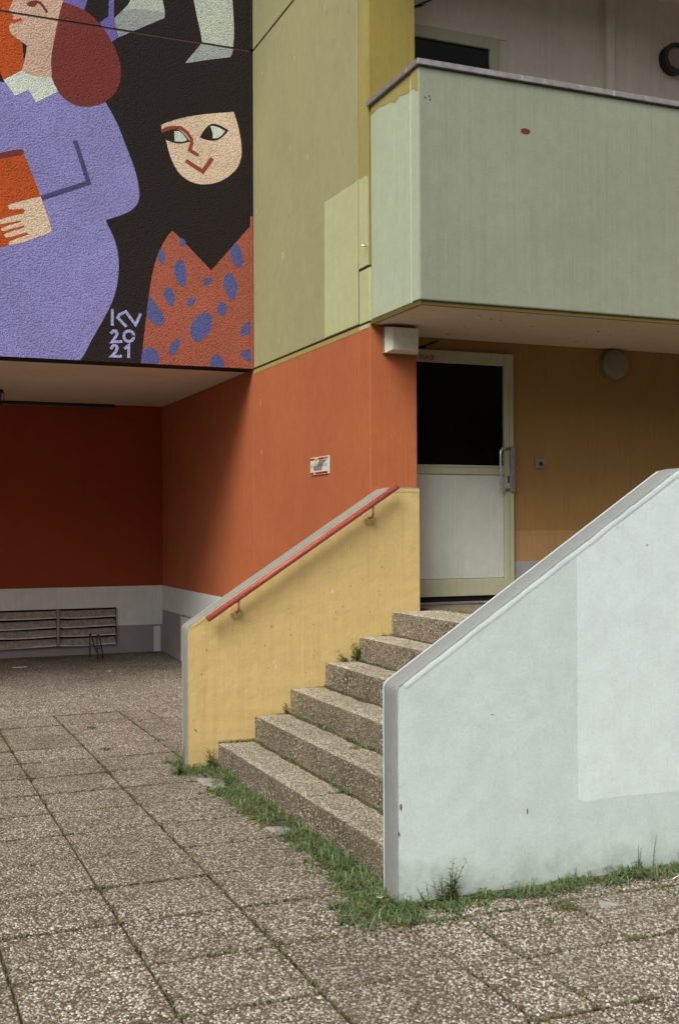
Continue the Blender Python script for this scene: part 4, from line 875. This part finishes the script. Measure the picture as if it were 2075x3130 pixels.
# tufts on the treads at the foot of the risers
def tuft_pts(k, ya, yb, cnt, sx=.012):
    xr = X0+k*TR; z = k*RIS
    return [(xr-.004-abs(random.gauss(0, sx)), random.uniform(ya, yb), z+.001) for _ in range(cnt)]
Q = []
for k, ya, yb, c in ((1, -.9, -.55, 160), (1, -1.75, -1.45, 330), (1, -2.3, -2.0, 160), (1, -.25, -.02, 130), (1, -2.85, -2.3, 160), (2, -.62, -.12, 420), (2, -1.2, -.6, 150), (2, -1.45, -1.25, 130), (2, -2.1, -1.5, 160), (3, -.16, -.01, 60), (3, -1.5, -.9, 70), (4, -.12, -.01, 130), (4, -.6, -.3, 90), (5, -.14, -.02, 90), (6, -.3, -.1, 0)):
    Q += tuft_pts(k, ya, yb, c)
Q += [(random.uniform(X0, X0+TR), -.014-abs(random.gauss(0, .008)), RIS) for _ in range(230)]
Q += [(random.uniform(.36, .47), -1.665+random.gauss(0, .006), RIS) for _ in range(70)] + [(random.uniform(.62, .73), -1.345+random.gauss(0, .006), 2*RIS) for _ in range(60)]
Q += [(1.918+random.gauss(0, .005), random.choice((-.12, -.32))+random.gauss(0, .03), LAND) for _ in range(70)]
Q = np.array(Q); to = blades('grass_tufts', Q, RNG.uniform(.010, .034, len(Q)), RNG.uniform(.002, .004, len(Q)), (0.2, 1.3), MAT['grass'])
tag(to, 'small grass tufts growing in the corners of the steps', 'grass', kind='stuff')
# moss and seedlings in the paving joints
mp = []
for x in XJ:
    for y in np.arange(-5.0, 2.6, .004):
        d = clumpy(x*3.3, y, 5.0)
        if random.random() < (d-.40)*4.5: mp.append((x+random.gauss(0, .0060+.030*max(0, d-.62)), y, -.003))
for y in YJ:
    for x in np.arange(-2.6, 2.4, .004):
        d = clumpy(x, y*2.1, 5.0)
        if random.random() < (d-.33)*5.0: mp.append((x, y+random.gauss(0, .0070+.034*max(0, d-.62)), -.003))
for x in XJ:
    for y in YJ:
        if random.random() < .45:
            for _ in range(random.randint(20, 130)): mp.append((x+random.gauss(0, .022), y+random.gauss(0, .020), -.004))
for cx, cy, c in ((0.79, -3.32, 220), (-.36, .95, 130), (-.30, 1.9, 110), (.62, -3.45, 60), (-.06, .32, 120)):
    for _ in range(c): mp.append((cx+random.gauss(0, .025), cy+random.gauss(0, .03), 0.002))
mp = np.array([p for p in mp if not (p[0] > .13 and p[1] > -DW-.004) and not (p[0] > -.02 and p[1] > -.02 and p[1] < T+.02)])
mp = mp[in_view(mp, 1.15)]
mo = blades('moss', mp, RNG.uniform(.006, .017, len(mp)), RNG.uniform(.003, .0065, len(mp)), (0.3, 1.6), MAT['moss'])
tag(mo, 'moss and seedlings in the joints of the paving slabs', 'moss', kind='stuff')
# soil showing under the grass
V = []; F = []; ys = np.linspace(-3.16, -.01, 60)
for y in ys:
    j = .05*MN.noise(Vector((y*7, 2, 0))); V += [(max(outer(y), -.3)+.035+j, y, .0035), (X0+.02 if y > -DW+T else .14, y, .010)]
for i in range(len(ys)-1): F.append((2*i, 2*i+1, 2*i+3, 2*i+2))
k0 = len(V); xs = np.linspace(.12, 2.6, 60)
for x in xs: V += [(x, -DW-.055-.045*clumpy(x, 3, 3), .0035), (x, -DW+.02, .012)]
for i in range(len(xs)-1): F.append((k0+2*i, k0+2*i+2, k0+2*i+3, k0+2*i+1))
tag(mesh_py('soil', V, F, MAT['dirt'], None, True), kind='structure')
# mortar smears on the paving by the first step
for nm, cx, cy, rx, ry, lab in (('mortar_smear', 0.07, -.42, .09, .20, 'grey mortar smear on the paving near the yellow wall foot'), ('mortar_smear', 0.08, -1.66, .07, .10, 'grey mortar smear in the grass halfway along the first step'), ('mortar_smear', 0.98, -3.36, .05, .04, 'pale mortar spot on the paving before the white wall')):
    n = 26; V = [(cx, cy, .009)]; F = []
    for rr, zz in ((.55, .008), (.85, .005), (1.0, -.002)):
        for k in range(n):
            a = 2*math.pi*k/n; q = rr*(1+.22*math.sin(3*a+cx*9)+.12*math.sin(7*a+cy*5)); V.append((cx+rx*q*math.cos(a), cy+ry*q*math.sin(a), zz))
    for k in range(n):
        j = (k+1) % n; F.append((0, 1+k, 1+j)); F.append((1+k, 1+n+k, 1+n+j, 1+j)); F.append((1+n+k, 1+2*n+k, 1+2*n+j, 1+n+j))
    tag(mesh_py(nm, V, F, MAT['mortar'], None, True), lab, 'mortar')
def weed(x, y, z, h, stems, leaf, label, lean=(0, 0), spiky=False, group=None):
    e = empty('weed', (x, y, z), label, 'weed', group)
    bs = bmesh.new(); bl = bmesh.new()
    for s in range(stems):
        a = random.uniform(0, 6.28); hh = h*random.uniform(.55, 1.0) if s else h; sp = h*random.uniform(.1, .35)*(s > 0)
        p0 = Vector((x+random.gauss(0, .008), y-abs(random.gauss(0, .006)), z-.003)); pts = []
        for i in range(6):
            q = i/5; pts.append(p0+Vector((math.cos(a)*sp*q**1.5+lean[0]*h*q*q, -abs(math.sin(a))*sp*q**1.5*.6+lean[1]*h*q*q, hh*q)))
        tube(bs, pts, [.0026, .0024, .002, .0016, .0012, .0006], 5)
        nl = max(5, int(hh/.012))
        for i in range(nl):
            q = (i+.6)/nl; k = min(4, int(q*5)); pp = pts[k].lerp(pts[k+1], q*5-k); b = i*2.4+a
            L = leaf*(1.15-.75*q)*random.uniform(.7, 1.2); dv = Vector((math.cos(b), math.sin(b)*.8, .55 if not spiky else 1.0)).normalized(); sd = dv.cross(Vector((0, 0, 1))).normalized()*L*(.17 if not spiky else .08)
            dn = Vector((0, 0, -L*.18)); v = [bl.verts.new(c) for c in (pp, pp+dv*L*.45+sd, pp+dv*L+dn, pp+dv*L*.45-sd)]; bl.faces.new(v)
    from_bm('stem', bs, MAT['stem'], e); from_bm('leaves', bl, MAT['weed'], e, True)
    return e
weed(0.375, -3.062, 0, .195, 8, .046, 'tall bushy weed against the white wall near its front corner', (.05, 0))
weed(0.325, -3.062, 0, .130, 5, .040, 'medium weed just left of the tall bushy weed', (-.1, 0))
weed(0.255, -3.066, 0, .110, 3, .036, 'short weed nearest the white wall corner', (-.12, 0))
weed(1.02, -3.050, 0, .080, 2, .026, 'small weed at the white wall below the fresh paint edge', (.1, 0))
weed(0.93, -3.055, 0, .060, 2, .022, 'tiny weed at the middle of the white wall foot', (-.1, 0), True)
weed(1.37, -3.050, 0, .140, 2, .030, 'thin upright weed by the white wall towards the right', (.02, 0), True)
weed(1.43, -3.052, 0, .180, 1, .026, 'forked dry stalk at the white wall right of the thin weed', (.12, 0), True)
weed(1.62, -3.055, 0, .150, 3, .040, 'spreading grassy weed at the right edge of the white wall', (.25, 0), True)
weed(1.225, -.022, 4*RIS, .160, 4, .060, 'leafy weed on the fourth step against the yellow wall', (-.35, -.05))
weed(1.12, -.022, 4*RIS, .090, 3, .055, 'low weed left of the leafy weed on the fourth step', (-.5, 0))
weed(0.70, -.025, 2*RIS, .100, 4, .045, 'small weed on the second step against the yellow wall', (-.3, 0))
weed(1.44, -.022, 5*RIS, .050, 2, .022, 'tiny weed on the fifth step against the yellow wall', (-.2, 0))
weed(0.155, -.030, 0, .160, 9, .045, 'dark weed between yellow wall and first step', (-.25, 0))
weed(-.03, .08, 0, .220, 4, .034, 'slim weed climbing the grey end of the yellow wall', (-.08, 0), True)
weed(-.08, -.10, 0, .075, 10, .050, 'low broad weed at the front foot of the yellow wall', (-.2, -.2))
# dry leaves and litter
def leaf_pile(P, size, name, label):
    n = len(P); az = RNG.uniform(0, 6.28, n); L = RNG.uniform(.5, 1.2, n)*size; w = L*RNG.uniform(.3, .6, n); tl = RNG.uniform(-.3, .3, n)
    d = np.stack([np.cos(az), np.sin(az), tl], 1)*L[:, None]; s = np.stack([-np.sin(az), np.cos(az), -tl], 1)*w[:, None]*.5
    V = np.stack([P-d*.5, P+s, P+d*.5+[0, 0, .004], P-s], 1).reshape(-1, 3); V[:, 2] += .003
    loops = np.arange(4*n); o = big_mesh(name, V, loops, np.arange(n)*4, np.full(n, 4), MAT['dry'], None, True); return tag(o, label, 'leaves', kind='stuff')
lp = []
for _ in range(260): lp.append((random.gauss(.06, .05), random.gauss(-1.25, .22), .004+random.uniform(0, .008)))
for _ in range(70): lp.append((random.gauss(.03, .06), random.gauss(-.62, .12), .003))
lp = [p for p in lp if p[0] < X0-.005 and p[1] < -.05]
for k, c in ((2, 90), (3, 40), (4, 90), (5, 60), (1, 40)):
    for _ in range(c): lp.append((X0+k*TR-abs(random.gauss(0, .06)), -.016-abs(random.gauss(0, .010)), k*RIS+.002))
for k in range(1, 6):
    for _ in range(70): lp.append((X0+k*TR-.003-abs(random.gauss(0, .006)), random.uniform(-2.2, -.02), k*RIS+.002))
leaf_pile(np.array(lp), .016, 'dry_leaves', 'brown dry leaf bits in the grass and on the steps')
lp = []
for _ in range(90):
    x, y = random.gauss(.53, .07), random.gauss(6.05, .10); lp.append((x, min(y, 6.5), zf(min(y, 6.5))))
for _ in range(110):
    x, y = random.uniform(-.6, 1.38), YB-.02-abs(random.gauss(0, .12)); lp.append((x, y, zf(y)))
for _ in range(40):
    x, y = random.gauss(1.28, .06), random.gauss(6.45, .06); y = min(y, 6.55); x = min(x, 1.39); lp.append((x, y, zf(y)))
leaf_pile(np.array(lp), .035, 'dry_leaves', 'brown dry leaves gathered along the alcove back wall')
def scrap(name, x, y, z, L, w, rot, mat, label, cat, bend=.3):
    c, s = math.cos(rot), math.sin(rot); V = []; F = []
    for i in range(4):
        q = i/3-.5
        for e_ in (-.5, .5): V.append((x+c*q*L-s*e_*w, y+s*q*L+c*e_*w, z+.003+bend*L*(q*q)))
    for i in range(3): F.append((2*i, 2*i+1, 2*i+3, 2*i+2))
    o = mesh_py(name, V, F, MAT[mat], None, True); m = o.modifiers.new('thick', 'SOLIDIFY'); m.thickness = .0012
    return tag(o, label, cat)
scrap('paper_scrap', 0.45, 5.10, zf(5.1), .055, .035, .3, 'paper', 'white paper scrap lying on the alcove floor', 'paper')
scrap('paper_scrap', -.42, 5.75, zf(5.75), .16, .07, .1, 'paper', 'crumpled pale paper at the left of the alcove floor', 'paper', .1)
scrap('paper_scrap', 0.075, -2.97, .028, .030, .022, .6, 'paper', 'white scrap in the grass beside the white wall corner', 'paper')
scrap('wood_chip', 0.015, -1.44, .004, .055, .014, .2, 'wood', 'pale wood chip on the paving edge, upper of two', 'wood chip', .05)
scrap('wood_chip', -.005, -1.475, .004, .050, .012, .5, 'wood', 'pale wood chip on the paving edge, lower of two', 'wood chip', .05)
scrap('dry_stick', 1.47, -3.20, .012, .075, .006, .5, 'paper', 'pale dry stick in the grass near the right edge', 'stick', .05)

# ------------------------------------------------------------------ unseen blocks of flats, added behind and beside the viewer to close off the low sky
def far_block(x0, x1, y0, y1, h, label, face):
    e = empty('unseen_block', ((x0+x1)/2, (y0+y1)/2, 0), label, 'building')
    box('wall', x0, x1, y0, y1, -.1, h, MAT['far_wall'], e, 0)
    box('roof', x0-.3, x1+.3, y0-.3, y1+.3, h+.002, h+.5, MAT['lamp_dark'], e, 0)
    me = None
    for f in range(int(h//3)):
        n = int(((x1-x0) if face == 'y' else (y1-y0))//3.2)
        for i in range(n):
            if me is None:
                bm = bmesh.new()
                if face == 'y': add_box(bm, -.7, .7, -.03, .03, -.7, .7)
                else: add_box(bm, -.03, .03, -.7, .7, -.7, .7)
                me = bpy.data.meshes.new('window'); bm.to_mesh(me); bm.free(); me.materials.append(MAT['glass'])
            o = bpy.data.objects.new('window', me); COL.objects.link(o)
            o.location = (x0+1.6+i*3.2, y1, 1.6+f*3) if face == 'y' else (x1, y0+1.6+i*3.2, 1.6+f*3); attach(o, e)
far_block(-24, 26, -34, -23, 10.5, 'unseen grey block of flats added behind the viewer to block low sky', 'y')
far_block(-46, -33, -18, 22, 9.5, 'unseen grey block of flats added on the left to block low sky', 'x')

for o in bpy.data.objects:
    if '_w' in o: del o['_w']
